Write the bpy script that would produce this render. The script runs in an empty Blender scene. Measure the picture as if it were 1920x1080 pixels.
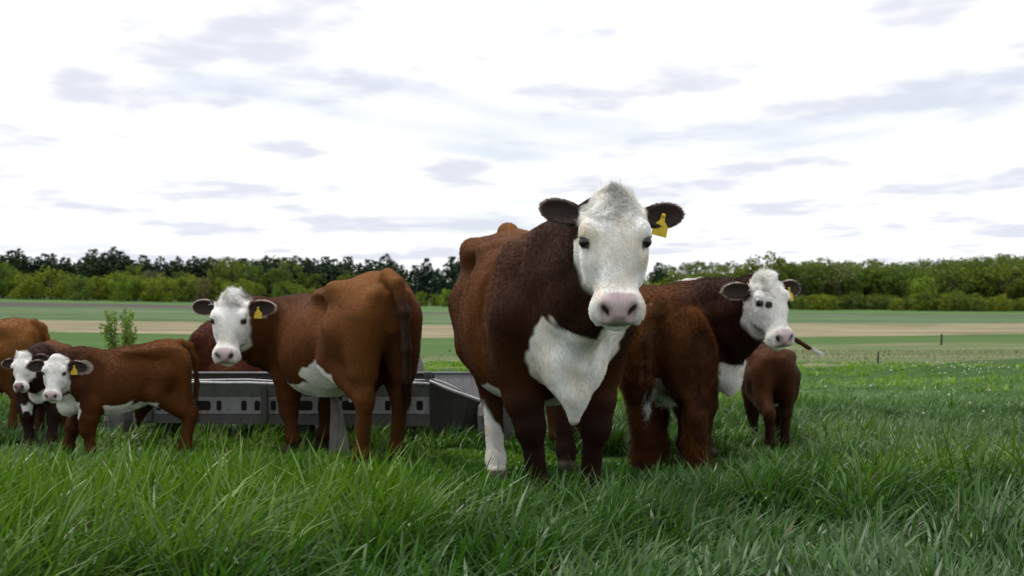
import bpy, math, random
import numpy as np
from mathutils import Vector, Matrix

rng = np.random.default_rng(7)
random.seed(7)
scene = bpy.context.scene
COL = scene.collection

# ------------------------------------------------------------------ camera
CAM_H = 1.05
FPX = 2600.0          # focal length in pixels of a 1920 wide frame
HORIZON = 555.0
cam_data = bpy.data.cameras.new("camera")
cam = bpy.data.objects.new("camera", cam_data)
COL.objects.link(cam)
cam_data.sensor_width = 36.0
cam_data.lens = 36.0 * FPX / 1920.0
cam_data.clip_start = 0.1
cam_data.clip_end = 6000.0
cam.location = (0, 0, CAM_H)
cam.rotation_euler = (math.radians(90) + math.atan((HORIZON - 540.0) / FPX), 0, 0)
cam_data.dof.use_dof = True
cam_data.dof.focus_distance = 6.6
cam_data.dof.aperture_fstop = 4.8
scene.camera = cam

# ------------------------------------------------------------------ light
SUN_EL, SUN_AZ = math.radians(70), math.radians(-75)   # azimuth from +Y towards +X
world = bpy.data.worlds.new("World")
scene.world = world
world.use_nodes = True
nt = world.node_tree
nt.nodes.clear()
def wn(t, **kw):
    n = nt.nodes.new(t)
    for k, v in kw.items():
        setattr(n, k, v)
    return n
def wlink(a, b):
    nt.links.new(a, b)
def wmath(op, a, b=None, clamp=False):
    n = wn("ShaderNodeMath", operation=op, use_clamp=clamp)
    for i, x in enumerate((a, b)):
        if x is None:
            continue
        if isinstance(x, (int, float)):
            n.inputs[i].default_value = x
        else:
            wlink(x, n.inputs[i])
    return n.outputs[0]
def wramp(fac, stops, interp="EASE"):
    n = wn("ShaderNodeValToRGB")
    n.color_ramp.interpolation = interp
    els = n.color_ramp.elements
    while len(els) < len(stops):
        els.new(0.5)
    for e, (p, c) in zip(els, stops):
        e.position = p
        e.color = (c, c, c, 1) if isinstance(c, (int, float)) else (*c, 1)
    wlink(fac, n.inputs[0])
    return n.outputs[0]
sky = wn("ShaderNodeTexSky")
sky.sky_type = "NISHITA"
sky.sun_disc = False
sky.sun_elevation = SUN_EL
sky.sun_rotation = SUN_AZ
tc = wn("ShaderNodeTexCoord")
sep = wn("ShaderNodeSeparateXYZ")
wlink(tc.outputs["Generated"], sep.inputs[0])
zc = wmath("MAXIMUM", sep.outputs[2], 0.0)
den = wmath("ADD", zc, 0.10)
px = wmath("DIVIDE", sep.outputs[0], den)
py = wmath("DIVIDE", sep.outputs[1], den)
comb = wn("ShaderNodeCombineXYZ")
wlink(px, comb.inputs[0]); wlink(py, comb.inputs[1]); comb.inputs[2].default_value = 3.7
def wnoise(scale, detail, rough, dist=0.0, vec=comb.outputs[0]):
    n = wn("ShaderNodeTexNoise")
    n.inputs["Scale"].default_value = scale
    n.inputs["Detail"].default_value = detail
    n.inputs["Roughness"].default_value = rough
    n.inputs["Distortion"].default_value = dist
    wlink(vec, n.inputs["Vector"])
    return n.outputs["Fac"]
CLD = 2.3
mapb = wn("ShaderNodeMapping")
mapb.inputs["Scale"].default_value = (1.25, 1.0, 1.0)
mapb.inputs["Location"].default_value = (2.35, 0.4, 0.0)
wlink(comb.outputs[0], mapb.inputs[0])
zu = wmath("ADD", wmath("MULTIPLY", zc, 1.16), 0.006)          # the same field a little higher up
den2 = wmath("ADD", zu, 0.10)
comb2 = wn("ShaderNodeCombineXYZ")
wlink(wmath("DIVIDE", sep.outputs[0], den2), comb2.inputs[0]); wlink(wmath("DIVIDE", sep.outputs[1], den2), comb2.inputs[1]); comb2.inputs[2].default_value = 3.7
mapb2 = wn("ShaderNodeMapping")
mapb2.inputs["Scale"].default_value = (1.25, 1.0, 1.0)
mapb2.inputs["Location"].default_value = (2.35, 0.4, 0.0)
wlink(comb2.outputs[0], mapb2.inputs[0])
big = wnoise(CLD, 6.0, 0.50, 0.1, mapb.outputs[0])        # cloud cells, bright tops and grey bases
gap = wnoise(0.5, 4.0, 0.5, 0.3)                             # where the blue shows through
big2 = wnoise(CLD, 6.0, 0.50, 0.1, mapb2.outputs[0])
relief = wmath("MULTIPLY", wmath("SUBTRACT", big, big2), 1.5)      # sunlit tops against grey bases
lit = wmath("ADD", wmath("ADD", relief, 0.12), big)
shade = wramp(lit, [(0.24, 0.0), (0.42, 0.60), (0.57, 1.0)], "B_SPLINE")
mixc = wn("ShaderNodeMix", data_type="RGBA")
mixc.inputs["A"].default_value = (0.80, 0.83, 0.92, 1)      # grey cloud base
mixc.inputs["B"].default_value = (1.08, 1.09, 1.11, 1)       # lit cloud
wlink(shade, mixc.inputs["Factor"])
hz = wmath("MULTIPLY", zc, 5.5, True)
covr = wramp(gap, [(0.53, 1.0), (0.66, 0.0)])
cov = wmath("ADD", covr, wmath("MULTIPLY", wmath("SUBTRACT", 1.0, hz), 0.6), True)
skys = wn("ShaderNodeMix", data_type="RGBA", blend_type="MULTIPLY")
skys.inputs["Factor"].default_value = 1.0
skys.inputs["B"].default_value = (0.12, 0.12, 0.12, 1)
wlink(sky.outputs[0], skys.inputs["A"])
veil = wn("ShaderNodeMix", data_type="RGBA")                  # thin high cloud over the blue
veil.inputs["Factor"].default_value = 0.72
veil.inputs["B"].default_value = (0.80, 0.87, 1.0, 1)
wlink(skys.outputs["Result"], veil.inputs["A"])
fin = wn("ShaderNodeMix", data_type="RGBA")
wlink(cov, fin.inputs["Factor"])
wlink(veil.outputs["Result"], fin.inputs["A"])
wlink(mixc.outputs["Result"], fin.inputs["B"])
bg = wn("ShaderNodeBackground")
bg.inputs["Strength"].default_value = 0.80
wlink(fin.outputs["Result"], bg.inputs["Color"])
wout = wn("ShaderNodeOutputWorld")
wlink(bg.outputs[0], wout.inputs["Surface"])

sun_data = bpy.data.lights.new("sun", "SUN")
sun_data.energy = 2.2
sun_data.angle = math.radians(14)
sun_data.color = (1.0, 0.95, 0.88)
sun = bpy.data.objects.new("sun", sun_data)
COL.objects.link(sun)
sdir = Vector((math.sin(SUN_AZ) * math.cos(SUN_EL), math.cos(SUN_AZ) * math.cos(SUN_EL), math.sin(SUN_EL)))
sun.rotation_euler = sdir.to_track_quat("Z", "Y").to_euler()
sun.location = (0, 0, 30)

vs = scene.view_settings
vs.view_transform = "Standard"
vs.look = "None"
vs.gamma = 1.0
vs.use_curve_mapping = False
vs.exposure = 0.30
scene.render.engine = "CYCLES"
scene.cycles.use_denoising = True
scene.cycles.max_bounces = 8
scene.cycles.diffuse_bounces = 3
scene.cycles.transparent_max_bounces = 8
scene.cycles_curves.shape = "RIBBONS"
scene.cycles_curves.subdivisions = 2

# ------------------------------------------------------------------ helpers
def tag(o, label=None, cat=None, group=None, kind=None):
    if label: o["label"] = label
    if cat: o["category"] = cat
    if group: o["group"] = group
    if kind: o["kind"] = kind
    return o

def link(o, parent=None):
    COL.objects.link(o)
    if parent is not None:
        o.parent = parent
    return o

def empty(name, loc=(0, 0, 0), rz=0.0):
    o = bpy.data.objects.new(name, None)
    o.empty_display_size = 0.2
    o.location = loc
    o.rotation_euler = (0, 0, rz)
    return link(o)

def mesh_np(name, verts, faces, nper, smooth=True):
    """verts (n,3), faces (m,nper) arrays -> mesh"""
    me = bpy.data.meshes.new(name)
    verts = np.ascontiguousarray(verts, dtype=np.float32)
    faces = np.ascontiguousarray(faces, dtype=np.int32)
    me.vertices.add(len(verts))
    me.vertices.foreach_set("co", verts.ravel())
    m = len(faces)
    me.loops.add(m * nper)
    me.loops.foreach_set("vertex_index", faces.ravel())
    me.polygons.add(m)
    me.polygons.foreach_set("loop_start", np.arange(0, m * nper, nper, dtype=np.int32))
    me.update(calc_edges=True)
    me.polygons.foreach_set("use_smooth", np.full(m, smooth))
    return me

def add_color(me, rgb, name="coat", domain="POINT"):
    at = me.attributes.new(name, "FLOAT_COLOR", domain)
    rgba = np.ones((len(rgb), 4), np.float32)
    rgba[:, :3] = rgb
    at.data.foreach_set("color", rgba.ravel())

def obj(name, me, mat, parent=None):
    o = bpy.data.objects.new(name, me)
    if mat is not None and len(me.materials) == 0:
        me.materials.append(mat)
    return link(o, parent)

def snoise(P, freq, seed, n=9):
    """cheap smooth 3D noise, about -1..1"""
    r = np.random.default_rng(seed)
    out = np.zeros(len(P), np.float32)
    for i in range(n):
        k = r.normal(size=3)
        k = k / np.linalg.norm(k) * freq * r.uniform(0.6, 1.5)
        out += np.cos(P @ k.astype(np.float32) + r.uniform(0, 6.28))
    return out / math.sqrt(n / 2.0) * 0.7

def sstep(a, b, x):
    t = np.clip((x - a) / (b - a), 0, 1)
    return t * t * (3 - 2 * t)

def box_vf(x0, x1, y0, y1, z0, z1):
    v = [(x, y, z) for x in (x0, x1) for y in (y0, y1) for z in (z0, z1)]
    f = [(0, 1, 3, 2), (4, 6, 7, 5), (0, 4, 5, 1), (2, 3, 7, 6), (0, 2, 6, 4), (1, 5, 7, 3)]
    return v, f

def poly(name, v, f, mat, parent=None, smooth=False, bevel=0.0):
    me = bpy.data.meshes.new(name)
    me.from_pydata(v, [], f)
    if bevel > 0:
        import bmesh
        bm = bmesh.new(); bm.from_mesh(me)
        bmesh.ops.bevel(bm, geom=bm.edges[:], offset=bevel, segments=1, affect="EDGES")
        bmesh.ops.recalc_face_normals(bm, faces=bm.faces[:])
        bm.to_mesh(me); bm.free()
    me.update()
    if smooth:
        me.polygons.foreach_set("use_smooth", np.full(len(me.polygons), True))
    return obj(name, me, mat, parent)

# materials -----------------------------------------------------------
class Mat:
    def __init__(self, name, rough=0.7, spec=0.3):
        self.m = bpy.data.materials.new(name)
        self.m.use_nodes = True
        self.nt = self.m.node_tree
        self.b = self.nt.nodes["Principled BSDF"]
        self.b.inputs["Roughness"].default_value = rough
        self.b.inputs["Specular IOR Level"].default_value = spec
    def n(self, t, **kw):
        n = self.nt.nodes.new(t)
        for k, v in kw.items():
            setattr(n, k, v)
        return n
    def l(self, a, b):
        self.nt.links.new(a, b)
    def put(self, sock, x):
        if isinstance(x, (int, float)):
            sock.default_value = x
        elif isinstance(x, (tuple, list)):
            sock.default_value = (*x, 1) if len(x) == 3 else x
        else:
            self.l(x, sock)
    def attr(self, name):
        return self.n("ShaderNodeAttribute", attribute_name=name).outputs["Color"]
    def noise(self, scale, detail=4, rough=0.55, coord="Object", vscale=None, dist=0.0):
        t = self.n("ShaderNodeTexCoord").outputs[coord]
        if vscale is not None:
            mp = self.n("ShaderNodeMapping"); mp.inputs["Scale"].default_value = vscale
            self.l(t, mp.inputs[0]); t = mp.outputs[0]
        n = self.n("ShaderNodeTexNoise")
        n.inputs["Scale"].default_value = scale
        n.inputs["Detail"].default_value = detail
        n.inputs["Roughness"].default_value = rough
        n.inputs["Distortion"].default_value = dist
        self.l(t, n.inputs["Vector"])
        return n.outputs["Fac"]
    def ramp(self, fac, stops):
        n = self.n("ShaderNodeValToRGB")
        els = n.color_ramp.elements
        while len(els) < len(stops):
            els.new(0.5)
        for e, (p, c) in zip(els, stops):
            e.position = p
            e.color = (c, c, c, 1) if isinstance(c, (int, float)) else (*c, 1)
        self.l(fac, n.inputs[0])
        return n.outputs[0]
    def mix(self, fac, a, b, mode="MIX"):
        n = self.n("ShaderNodeMix", data_type="RGBA", blend_type=mode)
        self.put(n.inputs["Factor"], fac); self.put(n.inputs["A"], a); self.put(n.inputs["B"], b)
        return n.outputs["Result"]
    def math(self, op, a, b=0.0, clamp=False):
        n = self.n("ShaderNodeMath", operation=op, use_clamp=clamp)
        self.put(n.inputs[0], a); self.put(n.inputs[1], b)
        return n.outputs[0]
    def color(self, x):
        self.put(self.b.inputs["Base Color"], x)
        return self
    def bump(self, h, strength=0.3, dist=0.01):
        n = self.n("ShaderNodeBump")
        n.inputs["Strength"].default_value = strength
        n.inputs["Distance"].default_value = dist
        self.l(h, n.inputs["Height"]); self.l(n.outputs[0], self.b.inputs["Normal"])
        return self

def at_px(px, d, y=None):
    """world point seen at pixel column px (and row y) at depth d"""
    x = (px - 960.0) * d / FPX
    z = 0.0 if y is None else CAM_H - (y - HORIZON) * d / FPX
    return np.array([x, d, z])
# ------------------------------------------------------------------ land
def interp_c(c, tab):
    return np.interp(c, [p for p, _ in tab], [v for _, v in tab])

LOGD = np.log(np.array([21.0, 30, 60, 100, 200, 260, 350, 430]))
VTAB = np.array([0.0500, 0.0465, 0.0405, 0.0362, 0.0285, 0.0202, 0.0122, 0.0077])
FAR_V = [(-1500, -0.003), (-300, -0.0003), (0, 0.0012), (480, 0.0046), (800, 0.0069), (1500, 0.0096), (1920, 0.0108), (2600, 0.012), (3500, 0.012)]
HILL_V = [(-1500, -0.004), (0, -0.003), (250, -0.004), (420, -0.0135), (560, -0.0125), (720, -0.004), (1000, -0.006), (1240, -0.009), (1330, -0.0115), (1420, -0.0105),
          (1500, -0.0095), (1700, -0.0115), (1850, -0.015), (2000, -0.018), (2600, -0.02), (3500, -0.015)]

def v_of(c, d):
    """how far below eye level the ground lies per metre of depth, column c, depth d"""
    c = np.asarray(c, float); d = np.asarray(d, float)
    near = CAM_H / np.maximum(d, 0.1)
    base = np.interp(np.log(np.maximum(d, 1e-3)), LOGD, VTAB)
    dv = interp_c(c, FAR_V) - 0.0077
    w = np.clip((np.log(np.maximum(d, 1.0)) - LOGD[2]) / (LOGD[-1] - LOGD[2]), 0, 1) ** 1.6
    mid = base + dv * w
    hv = interp_c(c, HILL_V); fv = interp_c(c, FAR_V)
    k = np.clip((d - 470.0) / (880.0 - 470.0), 0, 1); k = k * k * (3 - 2 * k)
    far = fv * (1 - k) + hv * k
    far = np.where(d > 880, hv * 880.0 / np.maximum(d, 1), far)
    return np.where(d < 21.0, near, np.where(d < 430.0, mid, far))

def bumps(x, y):
    P = np.stack([x, y, np.zeros_like(x)], -1).reshape(-1, 3).astype(np.float32)
    b = 0.020 * snoise(P, 0.9, 71) + 0.012 * snoise(P, 2.6, 72)
    return b.reshape(np.shape(x))

def ground_z(x, y):
    x = np.asarray(x, float); y = np.asarray(y, float)
    d = np.maximum(y, 3.0)
    c = 960 + x / d * FPX
    z = CAM_H - v_of(c, d) * d
    near = np.clip(1 - (d - 18.0) / 20.0, 0, 1)
    return np.where(d < 21.0, 0.0, z) + bumps(x, y) * near

def depth_of_row(c, row):
    """depth at which the ground of column c appears at picture row (boundaries between fields)"""
    ds = np.exp(np.linspace(math.log(8.0), math.log(430.0), 400))
    out = np.zeros(len(c))
    for i, (cc, rr) in enumerate(zip(c, row)):
        v = v_of(np.full(400, cc), ds)
        v = np.minimum.accumulate(v + np.linspace(1e-7, 0, 400))
        out[i] = np.interp(-(rr - HORIZON) / FPX, -v, ds)
    return out

CC = np.unique(np.concatenate([np.linspace(-3200, -200, 20), np.linspace(-200, 2120, 117), np.linspace(2120, 5200, 20)]))
def wob(seed, amp, f=0.01):
    P = np.stack([CC, np.zeros_like(CC), np.zeros_like(CC)], 1).astype(np.float32)
    return amp * snoise(P, f, seed)
ROWS = {
    "crest": interp_c(CC, [(-600, 706), (0, 704), (800, 694), (1300, 694), (1500, 691), (1700, 684), (1920, 672), (2400, 660)]) + wob(1, 1.6, 0.03),
    "rough": interp_c(CC, [(-600, 676), (0, 674), (760, 670), (1000, 660), (1400, 648), (1700, 645), (1920, 643), (2400, 641)]) + wob(2, 2.0, 0.02),
    "near_field": interp_c(CC, [(-600, 613), (60, 620), (400, 626), (800, 632), (1500, 631), (1700, 629), (1920, 627), (2400, 626)]) + wob(3, 1.0, 0.012),
    "stubble": interp_c(CC, [(-600, 594), (60, 601), (400, 604), (800, 609), (1500, 606.5), (1730, 609), (1920, 607), (2400, 606)]) + wob(4, 0.9, 0.012),
    "crop": interp_c(CC, [(-600, 565), (0, 574), (250, 577), (480, 580.5), (800, 588), (1500, 590), (1920, 592), (2400, 592)]) + wob(5, 0.25, 0.02),
    "plough": interp_c(CC, [(-600, 557), (0, 566), (250, 570.5), (480, 576), (800, 585), (1500, 588.3), (1920, 590.3), (2400, 590.5)]) + wob(6, 0.25, 0.02),
}
D0 = np.full(len(CC), 3.0)
DB = {k: depth_of_row(CC, r) for k, r in ROWS.items()}
DTREE = np.full(len(CC), 430.0)

def sheet(name, da, db, nrow, mat, label=None):
    t = np.linspace(0, 1, nrow)[:, None]
    d = np.exp(np.log(da)[None] * (1 - t) + np.log(db)[None] * t)
    x = (CC[None] - 960) / FPX * d
    z = ground_z(x, d)
    V = np.stack([x, d, z], -1).reshape(-1, 3)
    n = len(CC)
    i, j = np.meshgrid(np.arange(nrow - 1), np.arange(n - 1), indexing="ij")
    a = (i * n + j).ravel()
    F = np.stack([a, a + 1, a + n + 1, a + n], 1)
    o = obj(name, mesh_np(name, V, F, 4), mat)
    return tag(o, label, kind="structure")

def field_mat(name, stops, scale, vscale, fine=1.0, rough=0.95):
    m = Mat(name, rough, 0.1)
    a = m.noise(scale, 6, 0.62, "Object", vscale)
    b = m.noise(scale * 7, 4, 0.65, "Object", vscale)
    f = m.math("ADD", m.math("MULTIPLY", a, 0.62), m.math("MULTIPLY", b, 0.38 * fine))
    m.color(m.ramp(f, stops))
    return m.m

M_SOIL = field_mat("pasture_soil", [(0.3, (0.022, 0.048, 0.011)), (0.55, (0.038, 0.080, 0.016)), (0.7, (0.058, 0.105, 0.024))], 0.9, None)
M_ROUGH = field_mat("rough_ground", [(0.36, (0.075, 0.065, 0.040)), (0.45, (0.10, 0.125, 0.048)), (0.52, (0.085, 0.135, 0.040)), (0.62, (0.19, 0.165, 0.11))], 0.16, (0.5, 0.8, 1.0), 1.1)
M_NEAR = field_mat("young_grass", [(0.35, (0.042, 0.088, 0.020)), (0.6, (0.066, 0.122, 0.029))], 0.06, (0.3, 1.0, 1.0))
M_STUB = field_mat("stubble", [(0.38, (0.070, 0.064, 0.034)), (0.46, (0.150, 0.132, 0.074)), (0.53, (0.225, 0.198, 0.120)), (0.60, (0.33, 0.295, 0.20))], 0.07, (0.45, 6.0, 1.0), 1.0)
M_CROP = field_mat("crop_green", [(0.38, (0.050, 0.092, 0.033)), (0.50, (0.070, 0.118, 0.046)), (0.60, (0.15, 0.185, 0.12))], 0.03, (0.3, 3.0, 1.0))
M_PLOUGH = field_mat("plough_shadow_earth", [(0.35, (0.060, 0.055, 0.050)), (0.65, (0.10, 0.088, 0.078))], 0.03, (0.12, 1.0, 1.0))
M_VERGE = field_mat("verge_grass", [(0.35, (0.060, 0.12, 0.035)), (0.65, (0.10, 0.165, 0.06))], 0.03, (0.12, 1.0, 1.0))
M_WOODFLOOR = field_mat("woodland_floor", [(0.35, (0.022, 0.034, 0.012)), (0.65, (0.05, 0.075, 0.022))], 0.03, None)

sheet("pasture", D0, DB["crest"], 70, M_SOIL)
sheet("rough_ground", DB["crest"], DB["rough"], 20, M_ROUGH)
sheet("hay_field", DB["rough"], DB["near_field"], 12, M_NEAR)
sheet("stubble_field", DB["near_field"], DB["stubble"], 8, M_STUB)
sheet("crop_field", DB["stubble"], DB["crop"], 8, M_CROP)
sheet("plough_shadow_strip", DB["crop"], DB["plough"], 3, M_PLOUGH)  # ploughed earth at left, a painted shadow line where it thins at right
sheet("field_verge", DB["plough"], DTREE, 5, M_VERGE)
sheet("hills", DTREE, np.full(len(CC), 1500.0), 26, M_WOODFLOOR)
# the pasture goes on under and behind the camera
poly("pasture_behind", [(-60, -30, 0), (60, -30, 0), (3.7 * 3 / 3.0 + 1.2, 3.0, 0), (-4.8, 3.0, 0)], [(0, 1, 2, 3)], M_SOIL)
tag(bpy.data.objects["pasture_behind"], kind="structure")
bpy.data.objects["pasture_behind"].name = "pasture"

# ------------------------------------------------------------------ trees
def leaf_mat(name, c0, c1, trans=0.38):
    m = Mat(name, 0.75, 0.15)
    a = m.n("ShaderNodeAttribute", attribute_name="tone").outputs["Fac"]
    oi = m.n("ShaderNodeObjectInfo")
    base = m.mix(a, c0, c1)
    base = m.mix(1.0, base, m.ramp(oi.outputs["Random"], [(0.0, (0.72, 0.85, 0.95)), (0.35, (1.0, 1.0, 0.85)), (0.7, (1.18, 1.08, 0.75)), (1.0, (0.95, 1.15, 0.9))]), "MULTIPLY")
    m.color(base)
    tr = m.n("ShaderNodeBsdfTranslucent"); m.l(base, tr.inputs[0])
    mx = m.n("ShaderNodeMixShader"); mx.inputs[0].default_value = trans
    m.l(m.b.outputs[0], mx.inputs[1]); m.l(tr.outputs[0], mx.inputs[2])
    m.l(mx.outputs[0], m.nt.nodes["Material Output"].inputs[0])
    return m.m

M_LEAF_PALE = leaf_mat("spring_leaves", (0.110, 0.155, 0.020), (0.235, 0.285, 0.042))
M_LEAF_MID = leaf_mat("broad_leaves", (0.066, 0.102, 0.018), (0.165, 0.215, 0.038))
M_LEAF_DARK = leaf_mat("pine_needles", (0.018, 0.036, 0.022), (0.042, 0.070, 0.040), 0.1)
M_LEAF_BUFF = leaf_mat("budding_leaves", (0.12, 0.115, 0.055), (0.22, 0.205, 0.11))
_b = Mat("bark", 0.95, 0.1); _b.color(_b.ramp(_b.noise(14, 4, 0.6, "Object", (1, 1, 0.25)), [(0.3, (0.045, 0.036, 0.028)), (0.7, (0.12, 0.10, 0.08))])); M_BARK = _b.m

def leaf_quads(name, C, R_, N_, size, r, mat, nrm_bias=0.3):
    """C clump centres, R_ clump radii, N_ leaves per clump -> one crown mesh of small tilted quads"""
    k = np.repeat(np.arange(len(C)), N_)
    n = len(k)
    dirs = r.normal(size=(n, 3)); dirs /= np.linalg.norm(dirs, axis=1)[:, None]
    rad = r.uniform(0.35, 1.0, (n, 1)) ** 0.6
    P = C[k] + dirs * rad * R_[k][:, None]
    nr = dirs + r.normal(0, 0.7, (n, 3)) + np.array((0, 0, nrm_bias))
    nr /= np.linalg.norm(nr, axis=1)[:, None]
    t = np.cross(nr, r.normal(size=(n, 3))); t /= np.linalg.norm(t, axis=1)[:, None]
    b = np.cross(nr, t)
    s = (size * r.uniform(0.6, 1.4, (n, 1)))
    V = np.stack([P - t * s - b * s * 0.7, P + t * s - b * s * 0.5, P + t * s * 0.8 + b * s * 0.7, P - t * s * 0.7 + b * s * 0.6], 1).reshape(-1, 3)
    F = np.arange(4 * n).reshape(-1, 4)
    me = mesh_np(name, V, F, 4, False)
    tone = np.clip(r.uniform(0.1, 0.9, len(C))[k] * 0.55 + r.uniform(0, 0.35, n), 0, 1)
    at = me.attributes.new("tone", "FLOAT", "FACE"); at.data.foreach_set("value", tone.astype(np.float32))
    me.materials.append(mat)
    return me

def trunk_mesh(name, h, r0, r1, lean=0.02, limbs=(), seg=7):
    V, F = [], []
    def tube(pts, rads):
        base = len(V)
        for i, (p, rr) in enumerate(zip(pts, rads)):
            for k in range(seg):
                a = 2 * math.pi * k / seg
                V.append((p[0] + rr * math.cos(a), p[1] + rr * math.sin(a), p[2]))
        for i in range(len(pts) - 1):
            for k in range(seg):
                a = base + i * seg + k; b = base + i * seg + (k + 1) % seg
                F.append((a, b, b + seg, a + seg))
    tube([(0, 0, -0.02), (lean, 0, h * 0.4), (-lean, lean, h * 0.75), (0, 0, h)], [r0, r0 * 0.75, (r0 + r1) / 2.4, r1])
    for p, q, ra in limbs:
        m_ = tuple((a + b) / 2 + (0.015 if i == 2 else 0) for i, (a, b) in enumerate(zip(p, q)))
        tube([p, m_, q], [ra, ra * 0.7, ra * 0.3])
    me = bpy.data.meshes.new(name); me.from_pydata(V, [], F)
    me.polygons.foreach_set("use_smooth", np.full(len(F), True))
    me.materials.append(M_BARK)
    return me

def make_tree_mesh(kind, seed):
    r = np.random.default_rng(seed)
    if kind in ("round", "bush"):
        n = 78
        d = r.normal(size=(n, 3)); d /= np.linalg.norm(d, axis=1)[:, None]
        rr = r.uniform(0.30, 1.0, (n, 1)) ** 0.45
        ax = np.array((0.36 * r.uniform(0.9, 1.15), 0.36, 0.42))
        C = d * rr * ax + np.array((0, 0, 0.50))
        low_ = np.arange(n) % 4 == 0
        C[low_, 2] = r.uniform(0.05, 0.3, low_.sum())
        C[:, 2] = np.maximum(C[:, 2], 0.05)
        R_ = r.uniform(0.075, 0.15, n)
        crown = leaf_quads("crown", C, R_, 24, 0.0215, r, M_LEAF_PALE)
        tr = trunk_mesh("trunk", 0.7, 0.028, 0.008, limbs=[((0, 0, 0.25), (0.16, 0.05, 0.5), 0.014), ((0, 0, 0.3), (-0.15, -0.06, 0.55), 0.014)])
    elif kind == "oak":
        n = 62
        d = r.normal(size=(n, 3)); d /= np.linalg.norm(d, axis=1)[:, None]
        rr = r.uniform(0.45, 1.0, (n, 1)) ** 0.5
        C = d * rr * np.array((0.36, 0.36, 0.34)) * r.uniform(0.8, 1.15, (n, 1)) + np.array((0, 0, 0.62))
        C[:, 2] = np.maximum(C[:, 2], 0.16)
        R_ = r.uniform(0.05, 0.115, n)
        crown = leaf_quads("crown", C, R_, 22, 0.0195, r, M_LEAF_MID)
        tr = trunk_mesh("trunk", 0.8, 0.032, 0.008, limbs=[((0, 0, 0.3), (0.22, 0.05, 0.62), 0.016), ((0, 0, 0.35), (-0.22, -0.08, 0.62), 0.016), ((0, 0, 0.42), (0.05, 0.2, 0.75), 0.014), ((0, 0, 0.42), (-0.04, -0.2, 0.78), 0.014)])
    else:
        C, R_ = [], []
        z = r.uniform(0.10, 0.16)
        while z < 0.97:
            wdt = 0.225 * (1 - z) ** 0.55 * r.uniform(0.65, 1.2) + 0.02
            k = 6 if z < 0.7 else (4 if z < 0.88 else 2)
            ph = r.uniform(0, 6.28)
            for i in range(k):
                a = ph + 6.28 * i / k + r.uniform(-0.4, 0.4)
                for q in ((0.45, 0.9) if z < 0.8 else (0.6,)):
                    q *= r.uniform(0.8, 1.15)
                    C.append((wdt * q * math.cos(a), wdt * q * math.sin(a), z + 0.05 * q * r.uniform(-0.3, 0.8)))
                    R_.append(r.uniform(0.045, 0.075) * (1.15 - 0.5 * z))
            z += r.uniform(0.045, 0.075)
        C.append((0, 0, 0.97)); R_.append(0.025)
        crown = leaf_quads("crown", np.array(C), np.array(R_), 18, 0.0165, r, M_LEAF_DARK)
        tr = trunk_mesh("trunk", 0.95, 0.018, 0.004, lean=0.006)
    return crown, tr

TREES = {k: [make_tree_mesh(k, 100 + i + 37 * j) for i in range(n)] for j, (k, n) in enumerate((("round", 6), ("pine", 7), ("oak", 7)))}
_crown_alt = {}
def crown_with(me, mat):
    key = (me.name, mat.name)
    if key not in _crown_alt:
        c = me.copy(); c.materials.clear(); c.materials.append(mat); _crown_alt[key] = c
    return _crown_alt[key]

tr_r = np.random.default_rng(21)
def plant(kind, px, d, top_row, name, label, group=None, wide=1.0, mat=None, variant=None, base_drop=0.0):
    """a tree at column px and depth d, tall enough to reach a given skyline"""
    x = (px - 960) / FPX * d
    z0 = float(ground_z(np.array([x]), np.array([d]))[0]) - 0.15 - base_drop
    h = CAM_H + (HORIZON - top_row) / FPX * d - z0
    h = max(h, 1.2)
    root = empty(name, (x, d, z0), tr_r.uniform(0, 6.28))
    tag(root, label, "tree" if kind != "bush" else "bush", group)
    ms = TREES["round" if kind == "bush" else kind]
    cm, tm = ms[variant if variant is not None else int(tr_r.integers(len(ms)))]
    if mat is not None: cm = crown_with(cm, mat)
    root.scale = (h * wide, h * wide, h)
    obj("trunk", tm, None, root); obj("crown", cm, None, root)
    return root

ORD = ["nearest", "second", "third", "fourth", "fifth", "sixth", "seventh", "eighth", "ninth", "tenth", "eleventh", "twelfth"]
def by_landmark(xs, label, marks):
    """say of each tree in a row which one it is, counted from the closest landmark"""
    out = []
    for p in xs:
        m = min(marks, key=lambda q: abs(q[0] - p))
        side = "right" if p >= m[0] else "left"
        same = sorted((abs(q - m[0]) for q in xs if (q >= m[0]) == (p >= m[0]) and min(marks, key=lambda z: abs(z[0] - q)) is m))
        k = same.index(abs(p - m[0]))
        out.append(f"{label}, {ORD[min(k, 11)]} to the {side} of {m[1]}")
    return out
LM_LEFT = [(6, "the tall yellow green end tree"), (212, "the tallest pine"), (436, "the looking-back cow's head"), (690, "that cow's tan rump"), (800, "the lone pine")]
LM_HEDGE = [(95, "the widest hedge tree"), (382, "the buff tree"), (690, "the tan cow's rump"), (850, "the big cow")]
LM_RIGHT = [(1215, "the big white face"), (1440, "the big oak"), (1575, "the brownish tree"), (1732, "the two lobed tree")]
def row_of(kind, xs, tops, dr, name, label, group, wide=(0.85, 1.15), mat=None, jit=6, marks=None):
    labs = by_landmark(xs, label, marks) if marks else [label] * len(xs)
    for i, p in enumerate(xs):
        label = labs[i]
        top = tops(p) if callable(tops) else tops[i]
        plant(kind, p + tr_r.uniform(-jit, jit), tr_r.uniform(*dr), top + tr_r.uniform(-5, 5), name, label, group, tr_r.uniform(*wide), mat)

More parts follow.
